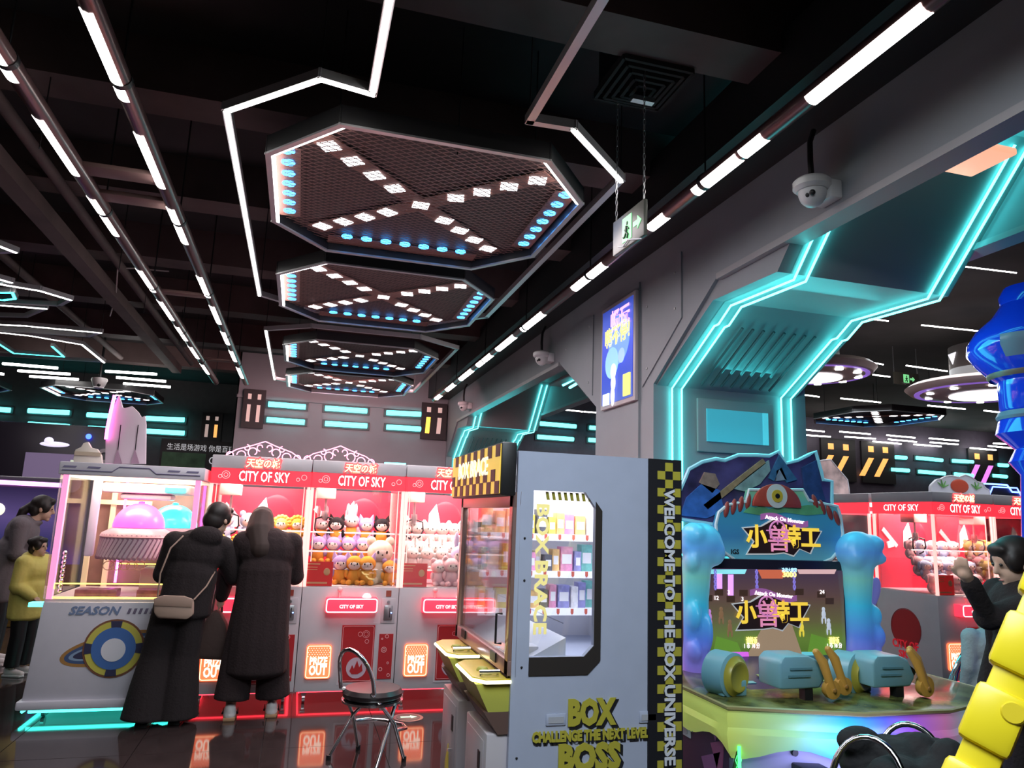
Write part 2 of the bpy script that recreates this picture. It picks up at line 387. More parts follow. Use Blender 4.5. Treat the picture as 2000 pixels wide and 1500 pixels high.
# frames and LED lines over the hall on the other side of the twin tube lamps
def zl(l, z=3.75): return [tuple(onZ(a, b, z)[:2]) for a, b in l]
M_cyan2 = glow('cyan_led', (.05, .85, .8), 5)
outline('light_frame', zl([(-60, 545), (78, 568), (138, 586), (115, 598), (-60, 588)]), 3.75, 'white edged kite light frame holding a cyan loop, over the dark hall', [1, 1, 0, 0])
outline('light_frame', zl([(-40, 593), (90, 603), (50, 620), (-60, 617)]), 3.75, 'narrow white edged light frame with a slanted end, over the dark hall', [1, 0, 0])
outline('light_frame', zl([(-60, 631), (45, 636), (197, 650), (172, 658), (-60, 642)]), 3.75, 'long thin white edged light frame with pale patch, over the dark hall', [1, 1, 0, 0])
outline('light_frame', zl([(-40, 645), (60, 656), (160, 673), (203, 708), (-60, 692)]), 3.75, 'wide white edged light frame around a cyan angled strip, over the dark hall', [1, 1, 1, 0])
outline('light_frame', zl([(-50, 462), (30, 493), (-60, 497)]), 3.75, 'pointed white edged light frame highest over the dark hall', [1, 0])
outline('light_frame', zl([(-50, 532), (22, 552), (-60, 553)]), 3.75, 'short pointed light frame between larger frames over the dark hall', [1, 0])
outline('cyan_light_loop', zl([(-30, 566), (25, 566), (30, 578), (8, 581), (-30, 578)]), 3.72, 'small cyan LED loop inside a white kite frame', [1, 1, 1, 1], material=M_cyan2)
outline('cyan_light_loop', zl([(-20, 656), (27, 686), (125, 693), (103, 673)]), 3.72, 'cyan angled LED strip inside the wide white light frame', [1, 1, 1], material=M_cyan2)
for k, (a, b, c, d) in enumerate([(5, 710, 113, 719), (35, 724, 137, 731), (58, 735, 153, 741), (206, 725, 306, 731), (227, 737, 324, 745), (241, 749, 333, 756), (0, 730, 8, 731)]):
    p, q = onZ(a, b, 3.8), onZ(c, d, 3.8)
    tag(MB().tube([p, q], .022, 8).build('linear_lamp', M_led), 'thin white linear lamp on the dark hall ceiling near the far wall', 'ceiling lamp', 'linear lamps over the dark hall')
# ================================================================ back walls
WB = 14.8
wb = struct(bx('wall_back', -1.3, 2.8, WB, WB+.3, 0, 4.55, M_wall))
bx('ledge', -1.3, 2.8, WB-.04, WB, 3.66, 3.72, M_wall, wb)
wfl = struct(bx('wall_back_far', -12, -1.3, 19, 19.3, 0, 4.55, mat('dark_grey_wall', (.10, .10, .105), .6, noise=.1)))
wl = struct(bx('wall_left', -12.3, -12, -4, 19.3, 0, 4.55, M_dark))
wbs = struct(bx('wall_back_side', -1.3, -1.28, WB, 19, 0, 4.55, M_wall))
M_ledframe = mat('neon_recess', (.06, .06, .065), .5)
def neon_bar(p, q, label, group, r=.05):
    t = thing('neon_bar', label, 'neon light', p, group=group)
    d = q-p
    MB().tube([(0, 0, 0), d], r, 10).build('tube', M_bar, t)
    MB().box(-.05, d.x+.05, .03, .06, -.08, .08).build('backplate', M_ledframe, t)
    return t
def ii_panel(x0, x1, y, z0, z1, label, colors, slant=0):
    t = thing('marked_panel', label, 'wall panel', ((x0+x1)/2, y, z0))
    W = x1-x0; H = z1-z0
    MB().box(-W/2, W/2, -.06, 0, 0, H).build('panel', mat('panel_dark', (.035, .032, .034), .5), t)
    for k, sx in enumerate((-.22, .22)):
        MB().prism([(sx*W-.08*W+slant*.0, H*.74), (sx*W+.08*W, H*.74), (sx*W+.08*W, H*.88), (sx*W-.08*W, H*.88)], 'y', -.066, -.05).build('square_mark', colors[k], t)
        MB().prism([(sx*W-.08*W-slant*W, H*.16), (sx*W+.08*W-slant*W, H*.16), (sx*W+.08*W, H*.60), (sx*W-.08*W, H*.60)], 'y', -.066, -.05).build('bar_mark', colors[k+2], t)
    return t
M_mk = lit('mark_pale', (.75, .55, .5), .35); M_mo = lit('mark_orange', (1, .45, .12), .8); M_my = lit('mark_amber', (1, .55, .05), 2.0)
for (a, b, c, d) in [(524, 789, 597, 795), (635, 797, 717, 803), (755, 806, 822, 809), (521, 819.5, 595, 825), (635, 827, 717, 832), (755, 834, 822, 838)]:
    neon_bar(onY(a, b, WB-.065), onY(c, d, WB-.065), 'cyan neon bar on the grey wall between the marked panels', 'cyan bars on the grey back wall')
q0, q1 = onY(470, 835, WB-.05), onY(520, 768, WB-.05)
ii_panel(q0.x, q1.x, WB-.042, q0.z, q1.z+.05, 'dark wall panel with four pale marks beside the grey wall', [M_mk]*4)
q0, q1 = onY(820, 857, WB-.05), onY(873, 790, WB-.05)
ii_panel(q0.x, q1.x, WB-.042, q0.z, q1.z, 'dark wall panel with one amber glowing mark near the cyan arch', [M_mk, M_mk, M_my, M_mk], .03)
for (a, b, c, d) in [(55, 802, 135, 806), (170, 810, 212, 812), (285, 817, 360, 820), (55, 828, 135, 833), (172, 836, 212, 838), (286, 842, 360, 846), (-40, 797, 20, 801)]:
    neon_bar(onY(a, b, 18.94), onY(c, d, 18.94), 'cyan neon bar on the dark far wall behind the crane machines', 'cyan bars on the dark far wall', .055)
q0, q1 = onY(390, 862, 18.95), onY(436, 808, 18.95)
ii_panel(q0.x, q1.x, 18.99, q0.z, q1.z, 'small dark far wall panel with an orange mark, beside a lit sign', [M_mk, M_mk, M_mk, M_mo])
# slogan sign on the far wall
q0, q1 = onY(308, 922, 18.9), onY(450, 868, 18.9)
t = thing('slogan_sign', 'dark slogan sign with white lettering and a green picture', 'sign', ((q0.x+q1.x)/2, 18.95, q0.z-.05))
W, H = q1.x-q0.x, q1.z-q0.z
bx('board', -W/2, W/2+.3, -.05, .0, 0, H+.1, mat('sign_dark', (.05, .035, .035), .5), t)
bx('picture', -W/2+.05, W/2-.52, -.07, -.05, .05, H*.72, mat('sign_green', (.10, .22, .10), .5, noise=.4, nscale=4), t)
text('lettering', '生活是场游戏 你是百玩', .17, lit('sign_white', (.7, .68, .7), .4), t, face_negY(.12, -.055, H*.88), width=W*.98)
text('lettering', 'CITY', .26, lit('sign_white', (.7, .68, .7), .4), t, face_negY(W/2-.2, -.055, H*.5), width=.5)
# far wall of the hall behind the arches
wr = struct(bx('wall_far_right', 4.3, 26, 16.8, 17.1, 0, 4.55, mat('violet_grey_wall', (.12, .10, .14), .6, noise=.1)))
struct(bx('wall_right_end', 26, 26.3, -4, 17, 0, 4.55, M_dark))
struct(bx('wall_front', -12, 26, -4.2, -4, 0, 4.55, M_dark))
for (a, b, c, d) in [(1749, 893, 1770, 894), (1790, 894, 1840, 899), (1861, 900, 1900, 902), (1740, 917, 1775, 919), (1795, 921, 1845, 925), (1865, 926, 1900, 929), (1948, 908, 1968, 909), (1938, 929, 1966, 931), (1055, 827, 1125, 833), (1050, 853, 1120, 858), (1152, 835, 1200, 839), (1150, 859, 1200, 863)]:
    neon_bar(onY(a, b, 16.74), onY(c, d, 16.74), 'cyan neon bar on the violet wall beyond the arch', 'cyan bars beyond the arch', .05)
for k, (a, b, lab) in enumerate([(1640, 900, 'tilted'), (1718, 905, 'middle'), (1925, 918, 'violet')]):
    q = onY(a, b, 16.7)
    cs = [M_mo]*4 if k < 2 else [M_mo, M_mo, lit('mark_violet', (.7, .2, .8), .9), lit('mark_violet', (.7, .2, .8), .9)]
    ii_panel(q.x-.55, q.x+.55, 16.79, q.z-.55, q.z+.6, ['dark panel with slanted orange marks closest to the sea blue topper', 'dark panel with slanted orange marks beside the cyan bars', 'dark panel with slanted violet marks near the blue column'][k], cs, .3)
# ================================================================ arched side wall
XW = 2.8
wr_mat = M_wall
M_trim = mat('wall_trim', (.36, .35, .37), .4)
wallr = struct(thing('wall_right', 'grey arched side wall', 'wall')); del wallr['category'], wallr['label']
FJ, NJ = 5.55, 6.81         # far jamb of the first opening, near jamb of the second
P2 = 9.19                   # pitch between openings
# front skin: polygons (y,z) on x = XW..XW+.12
def skin(poly, name='wall_face', a=XW, b=XW+.12, m_=M_wall): return MB().prism(poly, 'x', a, b).build(name, m_, wallr, smooth=False)
skin([(-3.9, 3.38), (4.53, 3.39), (FJ, 2.75), (FJ, 0), (NJ, 0), (NJ, 2.72), (7.95, 3.39), (13.75, 3.39), (14.7, 2.75), (14.7, 0), (14.8, 0), (14.8, 4.1), (-3.9, 4.1)])
# panel seams standing proud on the pier and the haunches
skin([(5.05, 3.2), (5.75, 2.75), (5.75, 3.55), (5.05, 3.75)], 'wall_panel', XW-.012, XW)
skin([(5.8, .02), (6.7, .02), (6.7, 3.72), (5.8, 3.72)], 'wall_panel', XW-.02, XW)
skin([(6.9, 2.85), (7.8, 3.42), (7.8, 3.7), (6.9, 3.7)], 'wall_panel', XW-.012, XW)
for y, z in ((5.15, 3.3), (5.15, 3.6), (5.65, 2.9), (5.65, 3.45), (7.0, 3.0), (7.0, 3.6), (7.7, 3.5)):
    MB().lathe([(0, 0), (.012, 0), (.010, .006), (0, .008)], 8, M=Matrix.Translation((XW-.012, y, z)) @ Matrix.Rotation(-math.pi/2, 4, 'Y')).build('screw', M_steel, wallr)
bx('edge_strip', XW-.015, XW+.13, -3.9, 4.53, 3.355, 3.40, M_trim, wallr)
bx('edge_strip', XW-.015, XW+.13, 7.95, 13.75, 3.355, 3.40, M_trim, wallr)
M_soff = mat('teal_grey_soffit', (.30, .33, .34), .5)
def arch(y0, far_only=True):
    """stepped soffit, far jamb at y0; profile in (y, z)"""
    pr = [(y0, 0), (y0, 2.74), (y0-.74, 3.15), (y0-.9, 3.235), (y0-1.67, 3.21), (y0-2.4, 4.0), (y0-5.3, 4.0)]
    mb = MB()
    for i in range(len(pr)-1):
        (ya, za), (yb, zb) = pr[i], pr[i+1]
        d = Vector((yb-ya, zb-za)).normalized(); nn = Vector((d.y, -d.x))*.06
        mb.prism([(ya, za), (yb, zb), (yb+nn.x, zb+nn.y), (ya+nn.x, za+nn.y)], 'x', XW+.12, 4.2)
    mb.build('soffit', M_soff, wallr, smooth=False)
    skin([(y0, 2.74), (y0-.74, 3.15), (y0-.9, 3.235), (y0-1.67, 3.21), (y0-2.4, 4.0), (y0, 4.0)], 'soffit_face', XW+.03, XW+.13)
    # neon lines on the soffit edges
    for x, nth in ((2.96, 'room side rim'), (3.05, 'room side inner edge'), (4.03, 'hall side inner edge'), (4.13, 'hall side rim')):
        jog = [(y0-.025, .05), (y0-.025, 2.72), (y0-.70, 3.10), (y0-.76, 3.10), (y0-.93, 3.20), (y0-1.66, 3.175), (y0-2.38, 3.95)]
        ne = tag(MB().tube([(x, a, b) for a, b in jog], .0085, 6).build('neon_line', M_cyan), 'stepped cyan neon line, %s, %s arch' % (nth, 'shooting game' if y0 < 8 else 'back wall'), 'neon light', 'neon lines of the arches')
    # grooves on the sloping soffit
    a, b = Vector((y0-.08, 2.78)), Vector((y0-.70, 3.125)); d = (b-a).normalized(); nn = Vector((-d.y, d.x))*-1
    for k in range(8):
        x = 3.2+k*.095
        p = [(x, a.x+.0, a.y), (x, b.x, b.y)]
        MB().tube([(x, a.x-.012, a.y-.018), (x, b.x-.012, b.y-.02)], .012, 6).build('groove_rib', mat('groove', (.10, .13, .14), .5), wallr)
    # jamb panel with a lit mesh window
    bx('jamb_frame', 3.2, 3.95, y0-.03, y0, 2.2, 2.66, M_soff, wallr, .01)
    bx('jamb_screen', 3.28, 3.82, y0-.045, y0-.02, 2.29, 2.57, lit('mesh_cyan', (.06, .42, .52), .35), wallr)
    bx('jamb_screen', 3.83, 3.88, y0-.045, y0-.02, 2.29, 2.57, lit('mesh_cyan_bright', (.08, .55, .65), .5), wallr)
arch(FJ); arch(FJ+P2)
# rear beam of the arches, jamb back faces
bx('rear_beam', 4.2, 4.32, -3.9, 4.0, 3.5, 4.55, M_wall, wallr)
bx('rear_beam', 4.2, 4.32, 7.9, 13.6, 3.5, 4.55, M_wall, wallr)
bx('rear_edge', 4.18, 4.34, -3.9, 4.0, 3.46, 3.5, M_trim, wallr)
bx('rear_edge', 4.18, 4.34, 7.9, 13.6, 3.46, 3.5, M_trim, wallr)
bx('pier_back', 4.2, 4.3, FJ, NJ, 0, 4.55, M_wall, wallr)
bx('pier_side', XW+.12, 4.2, NJ-.06, NJ, 0, 3.4, M_soff, wallr)
# tan lamp housing under the beam
p = onX(1868, 300, 3.2)
tag(MB().box(p.x-.2, p.x+.25, p.y-.14, p.y+.14, p.z-.03, p.z+.01).build('wash_lamp', lit('warm_panel', (.85, .40, .25), .8), bevel=.01), 'tan orange lit panel under the near arch beam', 'lamp')
p = onX(1100, 745, 3.3)
tag(MB().box(p.x-.1, p.x+.5, p.y-.5, p.y+.3, p.z-.02, p.z+.02).build('ceiling_flap', M_wall, bevel=.01), 'grey flat panel hanging under the second arch', 'panel')
for q0, q1 in (((1100, 752), (1120, 741)), ((1113, 757), (1135, 744))):
    a, b = onX(*q0, 3.35), onX(*q1, 3.35)
    tag(MB().tube([a, b], .018, 8).build('linear_lamp', M_cyan), 'short cyan lamp under the grey panel of the second arch', 'ceiling lamp', 'cyan lamps under the second arch')
# cyan wash inside the arches comes from the neon; unseen area lamps added to strengthen it
area('arch_neon_fill', (3.5, 4.6, 2.98), .9, 11, (.08, .9, .95), (math.radians(-30), 0, 0))
area('arch_neon_fill', (3.5, 13.6, 2.98), .9, 11, (.08, .9, .95), (math.radians(-30), 0, 0))
area('arch_neon_fill', (3.55, 5.3, 2.1), .5, 8, (.08, .9, .95), (math.radians(90), 0, math.radians(180)), 1.6)
area('arch_neon_fill', (3.6, 3.2, 3.9), .8, 8, (.08, .9, .95), (math.radians(180), 0, 0), 1.6)
# security cameras
M_camw = mat('camera_white', (.72, .72, .74), .35)
for k, (px, py) in enumerate(((1610, 388), (1070, 705), (914, 797))):
    p = onX(px, py, XW-.06)
    t = thing('security_camera', ['white twin lens dome camera by the near arch beam', 'white dome camera beside the poster pier', 'white dome camera close to the back wall'][k], 'camera', p)
    bx('bracket', -.02, .06, -.08, .08, -.02, .09, M_camw, t, .01)
    MB().lathe([(0, .10), (.09, .10), (.105, .085), (.105, .05), (.085, .03), (.0, .03)], 24, c=(-.08, 0, 0)).build('housing', M_camw, t)
    MB().ball((-.08, 0, .03), (.078, .078, .095), 20, 12).build('dome', M_camw, t)
    for s in (-1, 1): MB().ball((-.08-.05, -.045+s*.018, -.01), .017, 10, 8).build('lens', M_black, t)
    MB().tube([(-.08, 0, .10), (-.085, 0, .22), (-.075, .01, .34), (-.03, .03, .43)], .016, 8).build('cable', M_black, t)
p = onX(193, 752, -3.9) if False else onY(193, 752, 14.0)
t = thing('security_camera', 'white dome camera on the dark hall ceiling above the pink topper', 'camera', p)
MB().lathe([(0, .12), (.12, .12), (.13, .09), (.10, 0), (.08, -.05), (0, -.08)], 20).build('housing', M_camw, t)
MB().ball((.02, -.08, -.01), .03, 10, 8).build('lens', M_black, t)
MB().tube([(0, 0, .12), (0, 0, 4.55-p.z)], .02, 8).build('stem', M_black, t)
# poster on the pier
a, b = onX(1180, 605, XW-.03), onX(1246, 570, XW-.03); c = onX(1178, 808, XW-.03); d = onX(1246, 775, XW-.03)
y0, y1, z0, z1 = b.y, a.y, (c.z+d.z)/2, (a.z+b.z)/2
t = thing('wall_poster', 'tall blue framed light box poster with pink lettering on the pier', 'poster', (XW-.02, (y0+y1)/2, z0))
W, H = y1-y0, z1-z0
fr = MB()
fr.box(-.035, 0, -W/2, W/2, 0, H)
fr.build('frame', mat('poster_frame', (.55, .5, .52), .35), t, .006)
bx('print', -.04, -.03, -W/2+.04, W/2-.04, .04, H-.04, ramp_mat('poster_blue', [(0, (.04, .08, .35)), (.3, (.02, .05, .40)), (.6, (.05, .08, .55)), (.85, (.06, .10, .5)), (1, (.02, .04, .3))], 2, 0, H, es=.75), t)
def poster_disc(yy, zz, r, m_, nm, x=-.042):
    MB().lathe([(0, 0), (r, 0), (r, .003), (0, .003)], 24, M=Matrix.Translation((x, yy, zz)) @ Matrix.Rotation(-math.pi/2, 4, 'Y')).build(nm, m_, t)
poster_disc(-.05, H*.62, .24, lit('poster_planet', (.15, .30, .75), .7), 'planet'); poster_disc(.1, H*.42, .15, lit('poster_moon', (.25, .5, .9), .7), 'planet', -.044)
poster_disc(-.12, H*.45, .07, lit('poster_grey', (.3, .45, .8), .7), 'planet', -.045)
text('lettering', '畅玩', .22, lit('poster_pink', (.95, .45, .7), 1.0), t, face_negX(-.048, -.08, H*.80), width=W*.55, bold=.02)
text('lettering', '嗨不停!', .2, lit('poster_yellow', (.95, .8, .2), 1.0), t, face_negX(-.048, -.02, H*.66), width=W*.72, bold=.02)
MB().ball((-.05, .05, H*.33), (.012, .06, .075), 14, 9).ball((-.05, .05, H*.22), (.012, .05, .08), 14, 9).ball((-.05, .06, H*.10), (.012, .04, .10), 14, 9).build('astronaut_print', lit('poster_white', (.8, .8, .85), .8), t)
MB().box(-.052, -.04, -W*.40, -W*.22, H*.06, H*.26).build('machine_print', lit('poster_lime', (.75, .7, .15), .8), t)
MB().box(-.052, -.04, W*.20, W*.38, H*.03, H*.14).build('machine_print', lit('poster_pale', (.6, .7, .85), .8), t)
# hanging exit signs
M_exit = mat('exit_face', (.11, .11, .09), .35); M_green = lit('exit_green', (.22, .75, .30), .6)
def exit_sign(loc, rz, label, chain_h, w=.42, h=.2):
    t = thing('exit_sign', label, 'sign', loc, rz)
    bx('plate', -w/2, w/2, -.012, .012, 0, h, M_exit, t, .004)
    bx('pictogram_panel', -.06, .05, -.016, -.012, .035, h-.03, M_green, t)
    mb = MB(); M_ed = mat('exit_dark', (.02, .08, .03), .5)
    mb.ball((.0, -.017, .138), (.011, .003, .012)).tube([(.0, -.018, .12), (-.006, -.018, .085)], .010, 6).tube([(-.006, -.018, .085), (.015, -.018, .065), (.005, -.018, .045)], .007, 6)
    mb.tube([(-.006, -.018, .085), (-.025, -.018, .06), (-.04, -.018, .062)], .007, 6).tube([(-.002, -.018, .115), (-.025, -.018, .10)], .005, 6).tube([(.002, -.018, .115), (.025, -.018, .095)], .005, 6)
    mb.build('running_figure', M_ed, t)
    MB().prism([(.07, .085), (.12, .085), (.12, .06), (.165, .10), (.12, .14), (.12, .115), (.07, .115)], 'y', -.016, -.012).build('arrow', M_green, t)
    MB().tube([(-.1, -.02, .03), (-.04, -.02, .01), (.02, -.02, .03), (.1, -.02, .005), (w/2-.01, -.02, -.02)], .004, 6).build('cable', mat('exit_cable', (.7, .7, .75), .5), t)
    for s in (-1, 1):
        mb = MB(); n = int(chain_h/.035)
        for k in range(n):
            M = Matrix.Translation((s*(w/2-.02), 0, h+.0175+k*.035)) @ Matrix.Rotation(math.pi/2*(k % 2), 4, 'Z')
            pts = [M @ Vector((.007*math.cos(a), 0, .021*math.sin(a))) for a in [i*math.pi/3 for i in range(6)]]
            mb.tube(pts, .0025, 4, True)
        mb.build('chain', M_steel, t)
    return t
a, b, c = onX(1203, 505, 1.7), onX(1258, 455, 1.7), onX(1203, 440, 1.7)
exit_sign((1.7, (a.y+b.y)/2, (a.z+b.z)/2), -math.pi/2+.05, 'hanging green exit sign beside the octagon frame', 1.0, abs(a.y-b.y), c.z-a.z)
p = onY(1770, 752, 9.5)
exit_sign(p, 0, 'hanging green exit sign in the hall behind the arch', .75, .5, .2)
# linear lamps on the ceiling of the hall behind the arch
hall = [(1100, 800, 1138, 804), (1140, 804, 1165, 806), (1870, 519, 1985, 533), (1690, 622, 1735, 627), (1800, 635, 1915, 647), (1655, 700, 1725, 712), (1770, 714, 1850, 725), (1650, 726, 1665, 729), (1705, 732, 1738, 736), (1560, 770, 1600, 775), (1642, 778, 1720, 786),
        (1812, 792, 1885, 799), (1922, 802, 1960, 806), (1560, 838, 1610, 843), (1640, 843, 1700, 848), (1650, 853, 1710, 857), (1575, 850, 1622, 853), (1595, 861, 1650, 866), (1705, 862, 1760, 867), (1732, 850, 1787, 855), (1735, 858, 1790, 863), (1815, 856, 1872, 861), (1817, 864, 1871, 868), (1785, 868, 1838, 872), (1755, 871, 1808, 875), (1895, 875, 1945, 879), (1930, 871, 1985, 876), (1940, 866, 1990, 868), (1675, 870, 1730, 875), (1865, 878, 1915, 882)]
for a, b, c, d in hall:
    p, q = onZ(a, b, 4.0), onZ(c, d, 4.0)
    k = (p-CAM).length
    tag(MB().tube([p, q], .0008*k, 6).build('linear_lamp', M_led), 'thin white linear lamp on the ceiling of the hall behind the arch', 'ceiling lamp', 'linear lamps behind the arch')
# round ring lamps
M_ring = mat('ring_tan', (.42, .30, .27), .35); M_down = glow('downlight', (1, 1, 1), 8)
def ring_lamp(p, r, label):
    t = thing('saucer_ceiling_lamp', label, 'ceiling lamp', p)
    MB().lathe([(r*.30, .12), (r*.6, .10), (r*.92, .05), (r, .0), (r*.93, -.06), (r*.6, -.10), (r*.30, -.10)], 40).build('saucer', M_ring, t)
    MB().lathe([(r*.42, .12), (r*.42, .55), (r*.36, .55), (r*.36, .12)], 32).build('drum', mat('drum_grey', (.16, .15, .15), .4), t)
    MB().lathe([(0, -.10), (r*.45, -.105), (r*.45, -.115), (0, -.12)], 32).build('diffuser', lit('diffuser', (.85, .87, .95), 1.6), t)
    for k in range(10):
        a = k*2*math.pi/10+.2
        MB().lathe([(0, -.015), (.045, -.012), (.045, .0), (0, 0)], 12, c=(r*.72*math.cos(a), r*.72*math.sin(a), -.085)).build('downlight', M_down, t)
    for a in (-.35, .15, 1.6, 3.1, 4.4):
        MB().prism([(-.09, .45), (.09, .45), (.0, .30)], 'y', -.005, .005, M=Matrix.Rotation(a, 4, 'Z') @ Matrix.Translation((0, -r*.425, 0))).build('triangle_mark', lit('mark_white', (.8, .8, .85), .7), t)
    MB().lathe([(r*.80, .03), (r*.88, .01), (r*.88, -.03), (r*.80, -.03)], 40, c=(0, 0, -.045)).build('violet_band', lit('violet_band', (.25, .12, .55), .5), t)
    return t
ring_lamp(onZ(1925, 757, 3.5), .95, 'large tan saucer lamp with bright downlights beyond the near arch')
ring_lamp(onZ(1590, 722, 3.5), .7, 'smaller tan saucer lamp half behind the arch jamb')
# ================================================================ crane machines
M_cab = mat('cabinet_grey', (.56, .53, .56), .35, noise=.03)
M_redl = lit('red_lightbox', (.85, .03, .05), .9)
M_redp = mat('red_print', (.42, .02, .025), .4)
M_redb = lit('red_backdrop', (.75, .03, .06), .35)
M_post = lit('pink_acrylic_post', (1, .50, .45), .9, .15)
M_txtw = lit('white_lettering', (1, .88, .88), .9)
M_txtr = lit('dark_red_outline', (.45, .01, .02), .4)
M_tray = lit('red_tray', (1, .03, .06), 1.3)
M_trayedge = glow('tray_edge', (1, .45, .5), 3)
M_prize = lit('prize_orange', (1, .16, .06), 1.1)
M_prizeedge = glow('prize_edge', (1, .55, .3), 2.2)
M_cream = lit('prize_cream', (1, .82, .66), 1.3)
M_deck = mat('prize_deck', (.8, .72, .7), .5)
M_under = glow('red_underglow', (1, .03, .05), 4)
M_signy = glow('sign_yellow', (1, .62, .25), 3)
M_signr = glow('sign_red', (1, .05, .06), 2.2)
def rrect(x0, x1, z0, z1, r, n=4):
    p = []
    for cx, cz, a0 in ((x1-r, z1-r, 0), (x0+r, z1-r, 90), (x0+r, z0+r, 180), (x1-r, z0+r, 270)):
        for k in range(n+1):
            a = math.radians(a0+90*k/n); p.append((cx+r*math.cos(a), cz+r*math.sin(a)))
    return p
def ring_line(mb, poly, r, y): return mb.tube([(a, y, b) for a, b in poly], r, 5, True)
def ring_disc(mb, x, z, r, y, wd=.004, n=20): return mb.tube([(x+r*math.cos(2*math.pi*k/n), y, z+r*math.sin(2*math.pi*k/n)) for k in range(n)], wd, 5, True)
def crane_machine(loc, label, rz=0, emblem=False, energy=16, sign=True, leaflet=True, lamp=(1, .80, .74)):
    t = thing('crane_machine', label, 'claw machine', loc, rz, 'city of sky crane machines')
    H = .41
    cab = MB().box(-H, H, 0, .86, .1, .95).build('cabinet', M_cab, t, .006)
    bx('service_door', -.07, .24, -.004, .0, .15, .65, M_cab, cab)
    for sx in (-.33, .33):
        for y in (.08, .78):
            c = MB().lathe([(0, -.012), (.035, -.012), (.035, .012), (0, .012)], 14, M=Matrix.Translation((sx, y, .036)) @ Matrix.Rotation(math.pi/2, 4, 'Y')).box(sx-.02, sx+.02, y-.03, y+.03, .06, .1)
            c.build('caster', M_steel, t)
    MB().tube([(-.36, .05, .09), (.36, .05, .09)], .006, 6).tube([(-.37, .05, .085), (-.37, .8, .085)], .007, 6).tube([(.37, .05, .085), (.37, .8, .085)], .012, 6).build('underglow', M_under, t)
    hd = MB().box(-H, H, -.015, .87, 1.92, 2.03).build('header', M_cab, t, .008)
    MB().box(-H+.01, H-.01, -.012, .012, 1.79, 1.92).box(-H, -H+.02, 0, .86, 1.79, 1.92).box(H-.02, H, 0, .86, 1.79, 1.92).build('lightbox_band', M_redl, t)
    text('lettering_outline', 'CITY OF SKY', .128, M_txtr, t, face_negY(.02, -.0135, 1.856), width=.43, bold=.05, extrude=.001)
    text('lettering', 'CITY OF SKY', .122, M_txtw, t, face_negY(.02, -.0155, 1.856), width=.415, bold=.02, extrude=.001)
    mb = MB()
    for x, z, r in ((-.29, 1.865, .032), (-.29, 1.865, .016), (-.335, 1.85, .014), (.3, 1.85, .014), (.35, 1.87, .022)): ring_disc(mb, x, z, r, -.014, .0025, 12)
    mb.build('band_ornament', lit('ornament_pink', (.9, .45, .45), .6), t)
    if sign:
        text('sign_glow', '天空の城', .098, M_signr, t, face_negY(0, -.02, 1.968), width=.31, bold=.07, extrude=.003, shear=.15)
        text('sign', '天空の城', .082, M_signy, t, face_negY(0, -.027, 1.968), width=.28, bold=.015, extrude=.002, shear=.15)
    for sx in (-1, 1):
        for y in (.012, .85):
            MB().box(sx*H-sx*.026, sx*H, y-.012, y+.012, .95, 1.79).build('corner_post', M_post, t)
        bx('side_glass', sx*(H-.012)-.002, sx*(H-.012)+.002, .03, .83, .95, 1.79, M_glass, t)
        MB().box(sx*(H-.05)-.004, sx*(H-.05)+.004, .05, .058, .96, 1.79).build('post_strip', M_post, t)
    bx('front_glass', -H+.027, H-.027, .004, .008, .955, 1.79, M_glass, t)
    bk = bx('backdrop', -H+.03, H-.03, .80, .82, .95, 1.79, M_redb, t)
    MB().ball((.12, .80, 1.53), (.17, .012, .2), 20, 10).build('backdrop_oval', lit('backdrop_dark_red', (.5, .02, .05), .3), t)
    MB().prism([(-.06, 1.42), (.07, 1.50), (.02, 1.70), (-.05, 1.60)], 'y', .775, .79).build('backdrop_kite', lit('backdrop_white', (.9, .85, .85), .5), t)
    MB().prism([(-.36, 1.60), (-.33, 1.64), (-.14, 1.44), (-.17, 1.41)], 'y', .78, .79).prism([(-.30, 1.47), (-.22, 1.50), (-.20, 1.42), (-.28, 1.40)], 'y', .778, .79).build('backdrop_stripe', lit('backdrop_pale', (.85, .6, .62), .4), t)
    bx('deck', -H+.02, H-.02, .02, .82, .945, .958, M_deck, t)
    bx('ceiling_plate', -H+.02, H-.02, .02, .84, 1.90, 1.918, lit('inner_lamp_plate', (1, .82, .78), 1.2), t)
    # crane
    ca = MB().box(-.36, -.18, .30, .50, 1.70, 1.80).build('carriage', mat('carriage_beige', (.7, .55, .5), .4), t, .01)
    MB().box(-.37, .37, .38, .41, 1.80, 1.83).build('rail', M_steel, t)
    cl = MB().tube([(-.26, .4, 1.70), (-.26, .4, 1.58)], .012, 8).lathe([(0, .06), (.03, .06), (.035, 0), (.02, -.03), (0, -.03)], 14, c=(-.26, .4, 1.53)).build('claw', M_steel, t)
    for k in range(3):
        a = math.radians(90+120*k); d = Vector((math.cos(a), math.sin(a), 0)); c0 = Vector((-.26, .4, 1.54))
        MB().tube([c0+d*.02, c0+d*.09+Vector((0, 0, -.02)), c0+d*.10+Vector((0, 0, -.10)), c0+d*.07+Vector((0, 0, -.16)), c0+d*.03+Vector((0, 0, -.18))], .008, 6).build('claw_arm', M_black, t)
    for z, y in ((1.40, .34), (1.235, .24), (1.09, .16)):
        MB().tube([(-.385, y, z), (.385, y, z)], .007, 6).build('shelf_rod', lit('rod_white', (.9, .8, .8), .3), t)
    for z, y in ((1.30, .35), (1.13, .25)): bx('clear_shelf', -.385, .385, y, y+.42 if z > 1.2 else y+.10, z-.006, z, glass('acrylic', (.9, .92, 1), .2), t)
    # control tray
    tr = MB().prism([(-.11, .012), (-.11, .115), (-.07, .125), (0, .125), (0, 0), (-.07, 0)], 'x', -.21, .22, M=Matrix.Translation((0, 0, .745))).build('control_tray', M_tray, t, .006)
